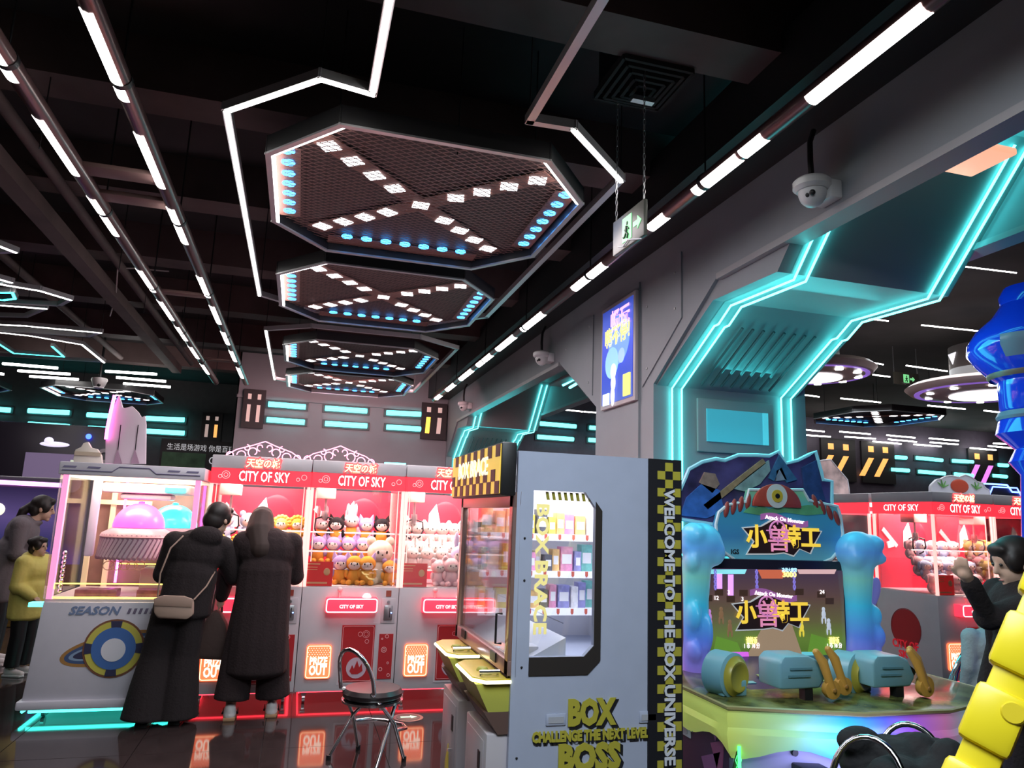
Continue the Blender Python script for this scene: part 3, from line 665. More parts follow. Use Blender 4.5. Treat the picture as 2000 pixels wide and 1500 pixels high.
    mb = MB(); ring_line(mb, rrect(-.205, .215, .755, .862, .02), .005, -.112); mb.build('tray_outline', M_trayedge, tr)
    text('lettering', 'CITY OF SKY', .04, M_txtw, tr, face_negY(0, -.114, .80), width=.2, bold=.03)
    MB().tube([(-.1, -.05, .87), (-.1, -.05, .92)], .007, 8).ball((-.1, -.05, .935), .022).build('joystick', mat('joystick_pale', (.85, .6, .6), .3), t)
    MB().lathe([(0, .03), (.025, .025), (.04, .0), (.04, -.01), (0, -.01)], 18, c=(.13, -.05, .878)).build('push_button', lit('button_pink', (1, .4, .4), 1.2), t)
    # coin unit
    cp = bx('coin_panel', .265, .388, -.008, 0, .65, .86, M_cab, t, .003)
    bx('coin_mech', .288, .362, -.022, -.008, .68, .80, M_steel, cp, .004)
    bx('coin_slot', .335, .341, -.025, -.022, .70, .78, M_black, cp)
    MB().ball((.352, -.022, .74), .006, 8, 6).build('coin_led', glow('coin_blue', (.2, .4, 1), 5), cp)
    MB().lathe([(0, 0), (.013, 0), (.013, .012), (0, .012)], 14, M=Matrix.Translation((.325, -.008, .83)) @ Matrix.Rotation(math.pi/2, 4, 'X')).build('lock', M_steel, cp)
    bx('price_tag', .30, .345, -.006, 0, .875, .925, mat('tag_brown', (.35, .09, .06), .5), t)
    # prize door
    pz = MB().prism(rrect(-.338, -.128, .205, .478, .025), 'y', -.02, 0).build('prize_door', M_prize, t)
    mb = MB(); ring_line(mb, rrect(-.328, -.138, .215, .468, .02), .0035, -.021); mb.build('door_outline', M_prizeedge, pz)
    text('lettering', 'PRIZE', .082, M_cream, pz, face_negY(-.233, -.022, .345), width=.145, bold=.035)
    text('lettering', 'OUT', .105, M_cream, pz, face_negY(-.233, -.022, .27), width=.145, bold=.035)
    mb = MB()
    for i in range(9):
        for j in range(5):
            x = -.32+i*.0215+(j % 2)*.0107; z = .385+j*.0165
            if x < -.145: mb.add([(x-.004, -.0215, z), (x, -.0215, z-.004), (x+.004, -.0215, z), (x, -.0215, z+.004)], [(0, 1, 2, 3)])
    mb.build('dot_print', M_cream, pz, smooth=False)
    # red printed panels
    rp = bx('printed_panel', -.055, .225, -.007, 0, .17, .635, M_redp, t)
    mb = MB(); ring_line(mb, rrect(-.045, .215, .18, .625, .015), .0025, -.008)
    for x, z, r in ((.15, .56, .03), (.15, .56, .018), (.10, .56, .018), (.16, .50, .016)): ring_disc(mb, x, z, r, -.008, .002, 14)
    mb.build('line_print', mat('print_pink', (.75, .4, .4), .5), rp)
    MB().lathe([(0, 0), (.085, 0), (.085, .003), (0, .003)], 24, M=Matrix.Translation((.085, -.007, .285)) @ Matrix.Rotation(math.pi/2, 4, 'X')).build('disc_print', mat('print_mauve', (.55, .42, .5), .5), rp)
    MB().prism([(.03, .26), (.05, .31), (.065, .28), (.09, .345), (.11, .29), (.13, .32), (.14, .26), (.1, .235), (.05, .235)], 'y', -.0125, -.0105).build('flame_print', M_redp, rp)
    sp = bx('printed_panel', .265, .385, -.007, 0, .19, .56, M_redp, t)
    mb = MB()
    for x, z, r in ((.29, .52, .006), (.33, .54, .014), (.31, .43, .022), (.31, .43, .01), (.35, .32, .008), (.29, .27, .014), (.36, .22, .012)): ring_disc(mb, x, z, r, -.008, .003, 10)
    mb.build('line_print', mat('print_pink', (.75, .4, .4), .5), sp)
    if leaflet:
        lf = bx('leaflet', -.40, -.17, .015, .02, .957, 1.16, mat('leaflet_red', (.55, .03, .03), .5, emit=(.5, .02, .02), es=.3), t)
        MB().ball((-.22, .013, 1.075), (.028, .003, .032)).box(-.385, -.28, .012, .015, 1.135, 1.145).box(-.385, -.3, .012, .015, 1.11, 1.116).box(-.385, -.3, .012, .015, 1.09, 1.096).box(-.38, -.21, .012, .015, .975, .99).build('leaflet_print', mat('leaflet_yellow', (.9, .5, .25), .5), lf)
    if emblem:
        em = MB().lathe([(0, 0), (.2, 0), (.2, .004), (0, .004)], 32, M=Matrix.Translation((-H-.0005, .45, .56)) @ Matrix.Rotation(-math.pi/2, 4, 'Y')).build('side_emblem', M_redp, t)
        mb = MB(); mb.tube([(-H-.004, .45+.207*math.cos(k*math.pi/16), .56+.207*math.sin(k*math.pi/16)) for k in range(32)], .004, 5, True); mb.build('emblem_ring', mat('print_line_red', (.4, .05, .05), .5), em)
        text('lettering', 'CITY OF', .12, M_txtr, em, face_negX(-H-.006, .47, .38), width=.36, bold=.02)
        text('lettering', 'SKY', .10, M_txtr, em, face_negX(-H-.006, .47, .28), width=.2, bold=.02)
        text('side_lettering', 'CITY OF SKY', .1, M_txtw, t, face_negX(-H-.002, .43, 1.856), width=.5)
    l = area('crane_lamp', (0, 0, 0), .6, energy, lamp); l.parent = t; l.location = (0, .35, 1.885)
    return t
ROW_Y = 6.7
rows = {}
for k, (xc, lab) in enumerate([(-.32, 'red crane machine with pale and yellow plush behind the two women'), (.505, 'red crane machine of orange skirted plush behind the chrome stool'),
                               (1.33, 'red crane machine full of white cat plush beside the glass cabinet'), (2.155, 'red crane machine with yellow plush seen through the glass cabinet')]):
    rows[k] = crane_machine((xc, ROW_Y, 0), lab)
R_Y = 6.39
right = [crane_machine((6.90, R_Y, 0), 'red crane machine with a round side emblem in the hall behind the arch', emblem=True, energy=20),
         crane_machine((7.73, R_Y, 0), 'red crane machine with yellow plush next to the emblem machine'),
         crane_machine((6.90, R_Y+1.78, 0), 'red crane machine back to back behind the emblem machine', math.pi, energy=16)]
# red glow under the row
area('row_underglow', (.5, 7.1, .095), 2.4, 1.8, (1, .05, .06), (0, 0, 0), .85)
# ---------------------------------------------------------------- plush toys
_ball = {}
def ball_me(m_):
    if m_.name not in _ball: _ball[m_.name] = MB().ball((0, 0, 0), 1, 14, 10).mesh('soft_ball_'+m_.name, m_)
    return _ball[m_.name]
def pm(n, c): return mat('plush_'+n, c, .95, spec=.15, bump=.5, bscale=60)
PC = dict(white=pm('white', (.85, .78, .74)), cream=pm('cream', (.88, .78, .62)), yellow=pm('yellow', (.85, .68, .16)), orange=pm('orange', (.80, .36, .06)), purple=pm('purple', (.45, .33, .62)),
          pink=pm('pink', (.85, .45, .50)), black=pm('black', (.02, .018, .02)), blue=pm('blue', (.55, .65, .85)), lav=pm('lavender', (.55, .50, .70)), amber=pm('amber', (.85, .50, .08)), rose=pm('rose', (.9, .6, .62)), face=pm('face', (.92, .80, .72)), mint=pm('mint', (.7, .8, .45)))
M_eye = mat('plush_eye', (.01, .01, .01), .2)
def plush(loc, s, head, body, label, group, ears='round', ear_m=None, face='face', rz=0, seat=True, parent_rot=0):
    t = thing('plush_toy', label, 'plush toy', loc, rz, group)
    def P(name, m_, c, r): return put(name, ball_me(m_), t, loc=[v*s for v in c], scale=[v*s for v in r])
    P('body', PC[body], (0, 0, .40), (.36, .32, .40))
    h = P('head', PC[head], (0, -.02, 1.0), (.42, .38, .37))
    f = put('face', ball_me(PC[face]), t, loc=(0, -.17*s, .95*s), scale=(.32*s, .25*s, .26*s))
    for sx in (-1, 1):
        put('eye', ball_me(M_eye), t, loc=(sx*.14*s, -.40*s, 1.0*s), scale=(.035*s, .02*s, .05*s))
        P('foot', PC[body], (sx*.2, -.25, .12), (.15, .2, .13))
        P('arm', PC[head], (sx*.36, -.12, .52), (.11, .12, .2))
        em = PC[ear_m or head]
        if ears == 'round': P('ear', em, (sx*.30, 0, 1.33), (.15, .09, .15))
        elif ears == 'long': P('ear', em, (sx*.2, .02, 1.58), (.10, .07, .34))
        elif ears == 'point': put('ear', _cone(em), t, loc=(sx*.27*s, 0, 1.25*s), scale=(.17*s, .1*s, .32*s), rot=(0, sx*.25, 0))
        elif ears == 'flop': P('ear', em, (sx*.42, 0, .98), (.10, .14, .30))
    if ears == 'curl':
        for k in range(9):
            a = math.radians(-20+k*27.5); P('curl', PC[head], (.37*math.cos(a), -.06, 1.05+.33*math.sin(a)), (.13, .2, .13))
    put('nose', ball_me(M_eye), t, loc=(0, -.415*s, .92*s), scale=(.03*s, .02*s, .02*s))
    return t
def _cone(m_):
    k = 'cone'+m_.name
    if k not in _ball: _ball[k] = MB().lathe([(0, 1), (.25, .75), (.7, .2), (1, -.1), (0, -.2)], 10).mesh('soft_ear', m_)
    return _ball[k]
def stock(mach, items):
    o = mach.location; c, s_ = math.cos(mach.rotation_euler.z), math.sin(mach.rotation_euler.z)
    for (x, y, z, s, head, body, ears, ear_m, lab, grp) in items:
        plush((o.x+x*c-y*s_, o.y+x*s_+y*c, z), s*(1.22 if s < .16 else 1.05), head, body, lab, grp, ears, ear_m, rz=mach.rotation_euler.z+random.uniform(-.25, .25))
D0 = .959
it = []
for k, x in enumerate((.05, .19, .325)): it.append((x, .46, 1.30, .135, 'yellow' if k < 2 else 'amber', 'yellow', 'curl', None, 'curly yellow lamb plush on the top rod behind the women', 'lamb plush of the first machine'))
for k, x in enumerate((-.30, -.10)): it.append((x, .46, 1.30, .15, 'blue', 'blue', 'round', None, 'pale blue plush on the top rod behind the women', 'pale blue plush of the first machine'))
for k, (x, hc) in enumerate(((-.33, 'amber'), (-.16, 'amber'), (.12, 'rose'), (.30, 'amber'))): it.append((x, .34, 1.13, .13, hc, 'amber' if hc != 'rose' else 'rose', 'curl', None, 'curly %s lamb plush on the middle rod behind the women' % ('pink' if hc == 'rose' else 'orange'), 'lamb plush of the first machine'))
for k, (x, y, b) in enumerate(((.2, .22, 'rose'), (.31, .30, 'rose'), (.02, .25, 'white'), (-.2, .25, 'yellow'))): it.append((x, y, D0, .17, b, b, 'flop', None, '%s plush slumped on the deck behind the women' % {'rose': 'pink', 'white': 'white', 'yellow': 'yellow'}[b], 'deck plush of the first machine'))
stock(rows[0], it)
it = []
for k, (x, hc, er, nm) in enumerate(((-.28, 'pink', 'long', 'pink eared'), (-.15, 'black', 'point', 'black eared'), (-.015, 'pink', 'long', 'pink long eared'), (.125, 'purple', 'point', 'purple eared'), (.27, 'black', 'point', 'black eared'))):
    it.append((x, .44 if k != 1 else .38, 1.30 + (.03 if k == 2 else 0), .145, hc, 'orange', er, hc, nm+' plush in an orange skirt on the top rod above the purple row', 'orange skirted plush'))
for k, x in enumerate((-.30, -.165, -.03, .10)): it.append((x, .34, 1.13, .14, 'purple', 'orange', 'point', 'purple', 'purple eared plush in an orange skirt on the middle rod', 'orange skirted plush'))
it.append((.25, .24, D0+.0, .27, 'cream', 'cream', 'round', None, 'large cream bear plush sitting on the deck among orange plush', 'deck plush of the second machine'))
for k, (x, y) in enumerate(((-.10, .18), (.02, .14), (-.02, .42), (.13, .12))): it.append((x, y, D0, .15, 'orange' if k % 2 else 'purple', 'orange', 'point', 'purple', '%s plush tumbled on the deck by the big bear' % ('orange' if k % 2 else 'purple'), 'deck plush of the second machine'))
it.append((.33, .12, D0, .13, 'orange', 'orange', 'round', 'purple', 'small orange plush at the deck edge beside the big bear', 'deck plush of the second machine'))
stock(rows[1], it)
it = []
for x in (-.33, -.21, -.09, .03, .15, .27): it.append((x, .44, 1.30, .13, 'white', 'white', 'point', None, 'white cat plush on the top rod of the white cat machine', 'white cat plush'))
for x in (-.31, -.18, -.05, .08, .21): it.append((x, .34, 1.13, .13, 'white' if x < .1 else 'rose', 'white', 'point', None, 'white cat plush on the middle rod of the white cat machine' if x < .1 else 'pinkish cat plush at the end of the middle rod', 'white cat plush'))
for x in (-.28, -.14, 0): it.append((x, .24, 1.09, .12, 'white', 'white', 'point', None, 'white cat plush on the lowest rod of the white cat machine', 'white cat plush'))
it += [(.16, .16, D0+.06, .21, 'lav', 'white', 'long', None, 'lavender rabbit plush with tall ears beside the white cats', 'deck plush of the third machine'), (-.05, .12, D0, .16, 'rose', 'rose', 'round', None, 'round pink plush on the deck below the white cats', 'deck plush of the third machine'), (.06, .10, D0, .15, 'rose', 'rose', 'round', None, 'round pink plush on the deck below the white cats', 'deck plush of the third machine')]
stock(rows[2], it)
it = []
for z, y, n in ((1.30, .44, 5), (1.13, .34, 5), (1.09, .24, 4)):
    for k in range(n): it.append((-.30+k*.14, y, z, .135, 'yellow' if z > 1.1 else 'amber', 'amber', 'round', None, 'yellow plush on the %s rod behind the glass cabinet' % {1.30: 'top', 1.13: 'middle', 1.09: 'lowest'}[z], 'yellow plush of the fourth machine'))
it.append((-.15, .15, D0, .19, 'orange', 'orange', 'round', None, 'large round orange plush on the deck behind the glass cabinet', 'yellow plush of the fourth machine'))
stock(rows[3], it)
it = []
for z, y, n in ((1.30, .44, 5), (1.13, .34, 5), (1.09, .24, 5), (D0, .16, 5)):
    for k in range(n): it.append((-.31+k*.15, y, z, .125, 'rose' if (k+int(z*10)) % 2 else 'blue', 'blue' if k % 2 else 'rose', 'flop', None, 'pink and blue plush on the %s of the emblem machine' % {1.30: 'top rod', 1.13: 'middle rod', 1.09: 'lowest rod', D0: 'deck'}[z], 'pastel plush of the emblem machine'))
stock(right[0], it)
it = []
for z, y, n in ((1.30, .44, 5), (1.13, .34, 5), (1.09, .24, 4)):
    for k in range(n): it.append((-.30+k*.145, y, z, .13, 'yellow' if z != 1.13 else 'pink', 'yellow' if z > 1.3 else 'cream', 'round', None, '%s plush on the %s of the machine next to the emblem machine' % ('pink' if z == 1.13 else 'yellow', {1.30: 'top rod', 1.13: 'middle rod', 1.09: 'lowest rod'}[z]), 'plush of the neighbouring machine'))
stock(right[1], it)
it = []
for z, y, n in ((1.30, .44, 4), (1.13, .34, 4), (D0, .2, 4)):
    for k in range(n): it.append((-.28+k*.17, y, z, .14, 'cream', 'cream', 'round', None, 'cream plush on the %s of the back to back machine' % {1.30: 'top rod', 1.13: 'middle rod', D0: 'deck'}[z], 'plush of the back to back machine'))
stock(right[2], it)
# pink filigree neon ornaments and toppers standing on the machine roofs
M_pinkneon = glow('pink_neon', (1, .2, .4), 4)
for xc in (-.35, .35):
    t = thing('filigree_neon', 'pink curled neon ornament on the crane machine roof %s' % ('behind the women' if xc < 0 else 'above the orange skirted plush'), 'neon sign', (xc, 7.35, 2.03))
    mb = MB()
    for sx in (-1, 1):
        for cx, cz, r, a0, a1 in ((.30, .045, .04, -90, 250), (.20, .05, .045, 0, 330), (.10, .085, .05, -60, 240), (.04, .13, .035, -90, 180), (.16, .12, .03, 90, 360)):
            mb.tube([(sx*(cx+r*(1-k/28)*math.cos(math.radians(a0+(a1-a0)*k/12))), 0, cz+r*(1-k/28)*math.sin(math.radians(a0+(a1-a0)*k/12))) for k in range(13)], .005, 5)
        mb.tube([(sx*.40, 0, .006), (sx*.3, 0, .006), (0, 0, .006)], .006, 5).tube([(sx*.38, 0, .01), (sx*.25, 0, .10), (sx*.1, 0, .15), (0, 0, .19)], .005, 5)
    mb.build('neon_curls', M_pinkneon, t)
    bx('foot', -.3, .3, -.02, .02, 0, .006, M_black, t)
tag(bx('cyan_roof_lamp', .72, .91, 6.72, 6.75, 2.03, 2.045, M_cyan), 'short cyan light bar on the crane machine roof near the arch', 'neon light')
# printed toppers on the right block roof
def cutout(name, label, cat, loc, poly, m_, th=.03, rz=0, outline_m=None):
    t = thing(name, label, cat, loc, rz)
    MB().prism(poly, 'y', -th/2, th/2).build('board', m_, t)
    if outline_m: MB().tube([(a, -th/2, b) for a, b in poly], .008, 5, True).build('edge', outline_m, t)
    return t
def blobpoly(w, h, n, seed, base=True):
    r = random.Random(seed); p = [(-w/2, 0)]
    for k in range(n+1):
        a = math.pi*(1-k/n); p.append((w/2*math.cos(a)*(1+.06*r.uniform(-1, 1)), h*(.15+.85*math.sin(a))*(1+.12*r.uniform(-1, 1))))
    return p+[(w/2, 0)]
t = cutout('palm_topper', 'pale cutout topper with green leaves and a red centre on a machine roof', 'topper', (7.25, 6.75, 2.03), blobpoly(.85, .22, 14, 3), mat('topper_pale', (.7, .7, .78), .5), outline_m=M_white)
MB().ball((0, -.02, .10), (.13, .01, .08)).build('red_centre', mat('topper_red', (.6, .08, .04), .5), t)
for sx in (-1, 1):
    for a in (20, 60, 100, 140): MB().tube([(sx*.24, -.02, .08), (sx*.24+.09*math.cos(math.radians(a)), -.02, .08+.08*math.sin(math.radians(a)))], [.012, .004], 5).build('leaf', mat('topper_green', (.15, .4, .1), .5), t)
cutout('mountain_topper', 'pale cutout topper with peach waves behind the sea blue board', 'topper', (6.35, 7.9, 2.03), blobpoly(.75, .42, 10, 8), mat('topper_peach', (.62, .45, .42), .5, noise=.5, nscale=6), outline_m=M_white)
t = thing('neon_roof_sign', 'blue and pink outlined neon sign on the roof of the neighbouring machine', 'neon sign', (8.1, 6.9, 2.03))
MB().tube([(-.5, 0, .0), (-.55, 0, .10), (-.48, 0, .16), (.05, 0, .16), (.12, 0, .08), (.45, 0, .08)], .01, 6).tube([(-.25, 0, 0), (-.17, 0, .13), (.2, 0, .13), (.28, 0, 0)], .008, 6).build('blue_line', glow('neon_blue', (.08, .15, 1), 6), t)
MB().tube([(.3, 0, .0), (.38, 0, .10), (.55, 0, .10), (.6, 0, .05), (.55, 0, 0)], .01, 6).build('pink_line', glow('neon_magenta', (1, .1, .5), 5), t)
MB().prism([(-.5, 0), (-.5, .14), (.05, .14), (.3, .09), (.56, .06), (.56, 0)], 'y', .01, .03).build('board', M_black, t)
# ================================================================ space themed machine with domes
T = thing('dome_prize_machine', 'white prize machine with pink and cyan domes and a planet emblem', 'claw machine', (-1.285, 6.5, 0))
W2 = .535; DP = 1.05
M_sw = mat('season_white', (.66, .63, .70), .35, noise=.03)
cab = MB().prism([(-W2-.02, .12), (W2, .12), (W2-.02, .84), (-W2+.03, .84)], 'y', 0, DP).build('cabinet', M_sw, T, .008)
MB().box(-W2-.05, W2+.01, -.03, DP, .07, .135).build('plinth', M_sw, T, .015)
MB().tube([(-.5, .0, .06), (.5, .0, .06)], .012, 6).tube([(-.54, .0, .06), (-.54, 1, .06)], .012, 6).build('underglow', glow('teal_underglow', (.05, .95, .75), 4), T)
for sx in (-.42, .42):
    for y in (.1, .95): MB().lathe([(0, -.012), (.034, -.012), (.034, .012), (0, .012)], 14, M=Matrix.Translation((sx, y, .035)) @ Matrix.Rotation(math.pi/2, 4, 'Y')).build('caster', M_steel, T)
bx('side_lamp', -W2-.075, -W2+.03, .03, .12, .80, .83, M_cyan2, T)
bx('deck', -W2+.03, W2-.02, .02, DP-.02, .835, .86, M_deck, T)
MB().box(-W2+.01, W2, -.02, DP, 1.80, 1.90).build('header', M_sw, T, .008)
mb = MB()
mb.tube([(-.5, -.022, 1.835), (-.15, -.022, 1.835), (-.1, -.022, 1.875), (.12, -.022, 1.875), (.17, -.022, 1.835), (.5, -.022, 1.835)], .005, 5)
for x in (-.45, -.28, .3, .44): mb.prism([(x-.05, 1.855), (x+.04, 1.855), (x+.05, 1.87), (x-.04, 1.87)], 'y', -.023, -.019)
mb.build('header_print', mat('season_print', (.20, .18, .30), .5), T)
bx('ceiling_lamp_plate', -W2+.06, W2-.05, .03, DP-.05, 1.785, 1.80, lit('warm_plate', (1, .85, .6), 1.6), T)
M_cpost = mat('cream_post', (.80, .68, .42), .4, emit=(.8, .6, .35), es=.25)
for x, y in ((-W2+.06, .95), (-W2+.06, .03), (W2-.05, .95), (W2-.05, .03), (-.32, .98)):
    bx('post', x-.02, x+.02, y-.02, y+.02, .86, 1.80, M_cpost if y > .5 else lit('pink_post', (1, .35, .65), .7, .2), T)
for y in (.95,):
    bx('cross_rail', -W2+.06, .0, y-.015, y+.015, 1.58, 1.62, M_cpost, T)
bx('front_glass', -W2+.03, W2-.03, .0, .004, .86, 1.80, M_glass, T)
for sx in (-1, 1): bx('side_glass', sx*(W2-.02)-.002, sx*(W2-.02)+.002, .02, DP-.02, .86, 1.80, M_glass, T)
M_mag = glow('magenta_led', (1, .15, .9), 4); M_yel = glow('yellow_led', (1, .75, .1), 3)
for x, y in ((-.22, .93), (.44, .93)): MB().tube([(x, y, .9), (x, y, 1.78)], .011, 6).build('magenta_tube', M_mag, T)
MB().tube([(-.45, .02, .935), (-.45, .02, .975), (.48, .02, .975)], .005, 5).tube([(-.2, .85, .98), (-.2, .85, 1.07), (.45, .85, 1.07)], .005, 5).tube([(-.48, .03, .87), (.48, .03, .87)], .006, 5).build('yellow_trim', M_yel, T)
bx('inner_block', .05, .38, .5, .8, .86, 1.06, mat('inner_pale', (.7, .68, .45), .4), T, .01)
bx('back_panel', -W2+.06, W2-.06, 1.0, 1.02, .86, 1.80, mat('season_back', (.28, .16, .14), .5, noise=.3, nscale=4), T)
bx('flag_cloth', -.40, -.33, .5, .55, 1.15, 1.78, mat('cloth_lilac', (.68, .66, .85), .6), T, .015)
# ornate silver chain ornament on the post
mb = MB()
for k in range(9): mb.ball((-.42, .06, .92+k*.035), (.018, .018, .02), 8, 6)
mb.build('ornament', M_chrome, T)
# gantry
MB().box(-.28, .40, .30, .62, 1.68, 1.76).box(-.15, .25, .34, .58, 1.63, 1.68).build('gantry', mat('gantry_pale', (.7, .6, .62), .3), T, .02)
MB().box(.2, .36, .28, .30, 1.70, 1.74).build('gantry_lamp', M_cyan2, T)
# domes
for x, y, c, nm in ((.015, .40, (1, .15, .7), 'pink'), (.235, .70, (.05, .85, .85), 'cyan')):
    dm = MB().lathe([(.20*math.cos(a), .20*math.sin(a)) for a in [k*math.pi/24 for k in range(13)]], 28, c=(x, y, 1.40)).build('%s_dome' % nm, lit('%s_dome' % nm, c, .7, .2), T)
    MB().lathe([(0, .02), (.025, .015), (.025, 0)], 12, c=(x, y, 1.598)).build('dome_cap', lit('%s_dome' % nm, c, 1.1, .2), dm)
    MB().lathe([(.19, -.0), (.27, -.045), (.285, -.075), (.28, -.08), (.18, -.01)], 30, c=(x, y, 1.40)).build('card_rack', mat('rack_clear_pink', (.62, .36, .42), .3), dm)
text('lettering', 'SEASON', .085, mat('season_text', (.20, .26, .42), .4), T, face_negY(-.15, -.004, .775), width=.36, bold=.03, shear=.3)
mb = MB()
for k in range(7): mb.prism([(.08+k*.04, .755), (.10+k*.04, .755), (.112+k*.04, .795), (.092+k*.04, .795)], 'y', -.006, 0)
mb.build('slash_print', mat('season_slash', (.22, .18, .26), .4), T)
# planet emblem
def disc(mb, x, z, r, y, n=32, sx=1): return mb.lathe([(0, 0), (r, 0), (r, .003), (0, .003)], n, M=Matrix.Translation((x, y, z)) @ Matrix.Rotation(math.pi/2, 4, 'X') @ Matrix.Diagonal((sx, 1, 1, 1)))
em = disc(MB(), .02, .50, .215, -.004).build('planet_emblem', mat('emblem_brown', (.22, .09, .05), .5), T)
disc(MB(), .02, .50, .20, -.007).build('emblem_yellow', mat('emblem_yellow', (.62, .55, .10), .5), em)
for k in range(4):
    a = k*math.pi/2; MB().prism([(.02+.15*math.cos(a-.22), .50+.15*math.sin(a-.22)), (.02+.205*math.cos(a-.2), .50+.205*math.sin(a-.2)), (.02+.205*math.cos(a+.2), .50+.205*math.sin(a+.2)), (.02+.15*math.cos(a+.22), .50+.15*math.sin(a+.22))], 'y', -.013, -.008).build('emblem_notch', mat('emblem_dark', (.04, .04, .09), .5), em)
disc(MB(), .02, .50, .155, -.012).build('emblem_blue', mat('emblem_blue', (.07, .17, .45), .5), em)
disc(MB(), .02, .49, .085, -.016).build('emblem_white', mat('emblem_white', (.75, .74, .8), .5), em)
Re = Matrix.Rotation(-.22, 4, 'Y')
for ra, rb, y, m_ in ((.37, .11, -.0012, mat('emblem_orange', (.40, .20, .06), .5)), (.34, .085, -.002, mat('emblem_navy', (.06, .10, .22), .5)), (.31, .06, -.0026, mat('emblem_sky', (.25, .35, .5), .5)), (.28, .045, -.0032, mat('emblem_dark', (.04, .04, .09), .5))):
    MB().prism([(ra*math.cos(k*math.pi/20), rb*math.sin(k*math.pi/20)) for k in range(40)], 'y', y, .0, M=Matrix.Translation((.02, 0, .50)) @ Re).build('planet_ring', m_, em)
l = area('dome_machine_lamp', (0, 0, 0), .7, 13, (1, .82, .68)); l.parent = T; l.location = (0, .45, 1.775)
area('dome_machine_underglow', (-1.3, 6.95, .068), .95, 1.4, (.05, 1, .8), (0, 0, 0), .95)
# hanging prize cards
cm = MB().box(-.016, .016, -.002, .002, -.21, 0).mesh('prize_card', mat('card_mauve', (.42, .26, .36), .35, noise=.4, nscale=30))
sm = MB().box(-.011, .011, -.004, -.002, -.19, -.03).mesh('sleeve', mat('card_clear', (.75, .6, .7), .2))
for x, y, n, nm in ((.015, .40, 24, 'pink'), (.235, .70, 14, 'cyan')):
    for k in range(n):
        a = math.pi+(k+.5)*(math.pi*1.0/n) if nm == 'pink' else math.pi*1.05+(k+.5)*math.pi*.9/n
        p = Vector((-1.285+x+.275*math.cos(a), 6.5+y+.275*math.sin(a), 1.338))
        t = thing('prize_card', 'mauve sleeved card hanging under the %s dome rack' % nm, 'prize card', p, a+math.pi/2, 'cards under the domes')
        o = put('card', cm, t, rot=(0, .45, 0)); put('sleeve', sm, t, rot=(0, .45, 0))
for k in range(5):
    tag(MB().tube([(-1.42+k*.055+.04*math.cos(j*math.pi/6), 6.70+.01*k, 1.10+.035*math.sin(j*math.pi/6)) for j in range(12)], .004, 5, True).build('ring_cord', mat('cord_peach', (.9, .6, .45), .4)), 'thin peach cord ring dangling below the hanging cards', 'cord ring', 'cord rings in the dome machine')
for k, (x, w_) in enumerate(((-.18, .3), (.22, .22))):
    tag(MB().box(-1.285+x-w_/2, -1.285+x+w_/2, 6.6, 6.75, .861, .925).build('prize_packet', mat('packet_plum', (.28, .10, .18), .3, noise=.3, nscale=20), bevel=.01), ['long plum packet lying on the deck of the dome machine', 'short plum packet lying on the deck beside a longer one'][k], 'packet')
# roof decor
def board(name, lab, pts, y, m_, th=.04, edge=None):
    P = [onY(a, b, y) for a, b in pts]; c = Vector((sum(p.x for p in P)/len(P), y, min(p.z for p in P)))
    t = thing(name, lab, 'topper', c)
    MB().prism([(p.x-c.x, p.z-c.z) for p in P], 'y', 0, th).build('board', m_, t, .004)
    return t, c
t, c = board('wing_topper', 'tall pinkish white wing shaped topper with a neon edge', [(205, 906), (206, 860), (212, 830), (220, 800), (232, 770), (239, 795), (243, 797), (258, 793), (270, 805), (276, 815), (283, 812), (285, 830), (284, 906)], 6.95, mat('topper_white_pink', (.62, .52, .58), .45))
P = [onY(a, b, 6.93)-c for a, b in ((207, 858), (210, 835), (217, 802), (224, 772))]
MB().tube(P, .014, 6).build('neon_edge', glow('magenta_neon', (1, .1, .6), 6), t)
for px in (228, 262):
    P = [onY(px+a, b, 6.94)-c for a, b in ((-6, 905), (2, 878), (10, 905))]; MB().prism([(q.x, q.z) for q in P], 'y', -.02, -.005).build('foot_wedge', mat('wedge_mauve', (.35, .22, .30), .5), t)
    MB().tube([onY(px+8, 830, 6.94)-c, onY(px+2, 880, 6.94)-c], .004, 5).build('cable', M_black, t)
t, c = board('cloud_topper', 'small cream cap shaped topper on the dome machine roof corner', [(145, 918), (143, 895), (147, 878), (158, 873), (163, 865), (172, 863), (178, 874), (190, 877), (198, 890), (200, 912), (180, 918)], 6.7, mat('topper_cream', (.78, .70, .62), .45))
MB().box(-.09, .10, -.015, 0, .12, .15).build('slot', mat('slot_tan', (.5, .4, .3), .5), t)
t, c = board('wave_topper', 'blue wave strip lying along the dome machine roof', [(152, 920), (156, 910), (180, 908), (230, 911), (300, 912), (378, 919), (378, 925), (152, 925)], 6.62, mat('topper_blue', (.06, .09, .30), .4), .06)
# ================================================================ box prize cabinet
BX, BY = 1.03, 3.5; BW, BL = .89, 1.2
T = thing('box_prize_cabinet', 'tall grey blue prize cabinet with side window and black yellow lettering', 'prize machine', (BX, BY, 0))
M_bw = mat('cabinet_bluegrey', (.42, .46, .60), .35, noise=.03)
M_by = mat('checker_yellow', (.45, .40, .05), .45); M_bk = mat('checker_black', (.015, .015, .02), .4)
OCTW = [(.085, -1), (0, 0)]
win = [(.085, .945), (.365, .945), (.415, .995), (.415, 1.66), (.36, 1.735), (.085, 1.735)]
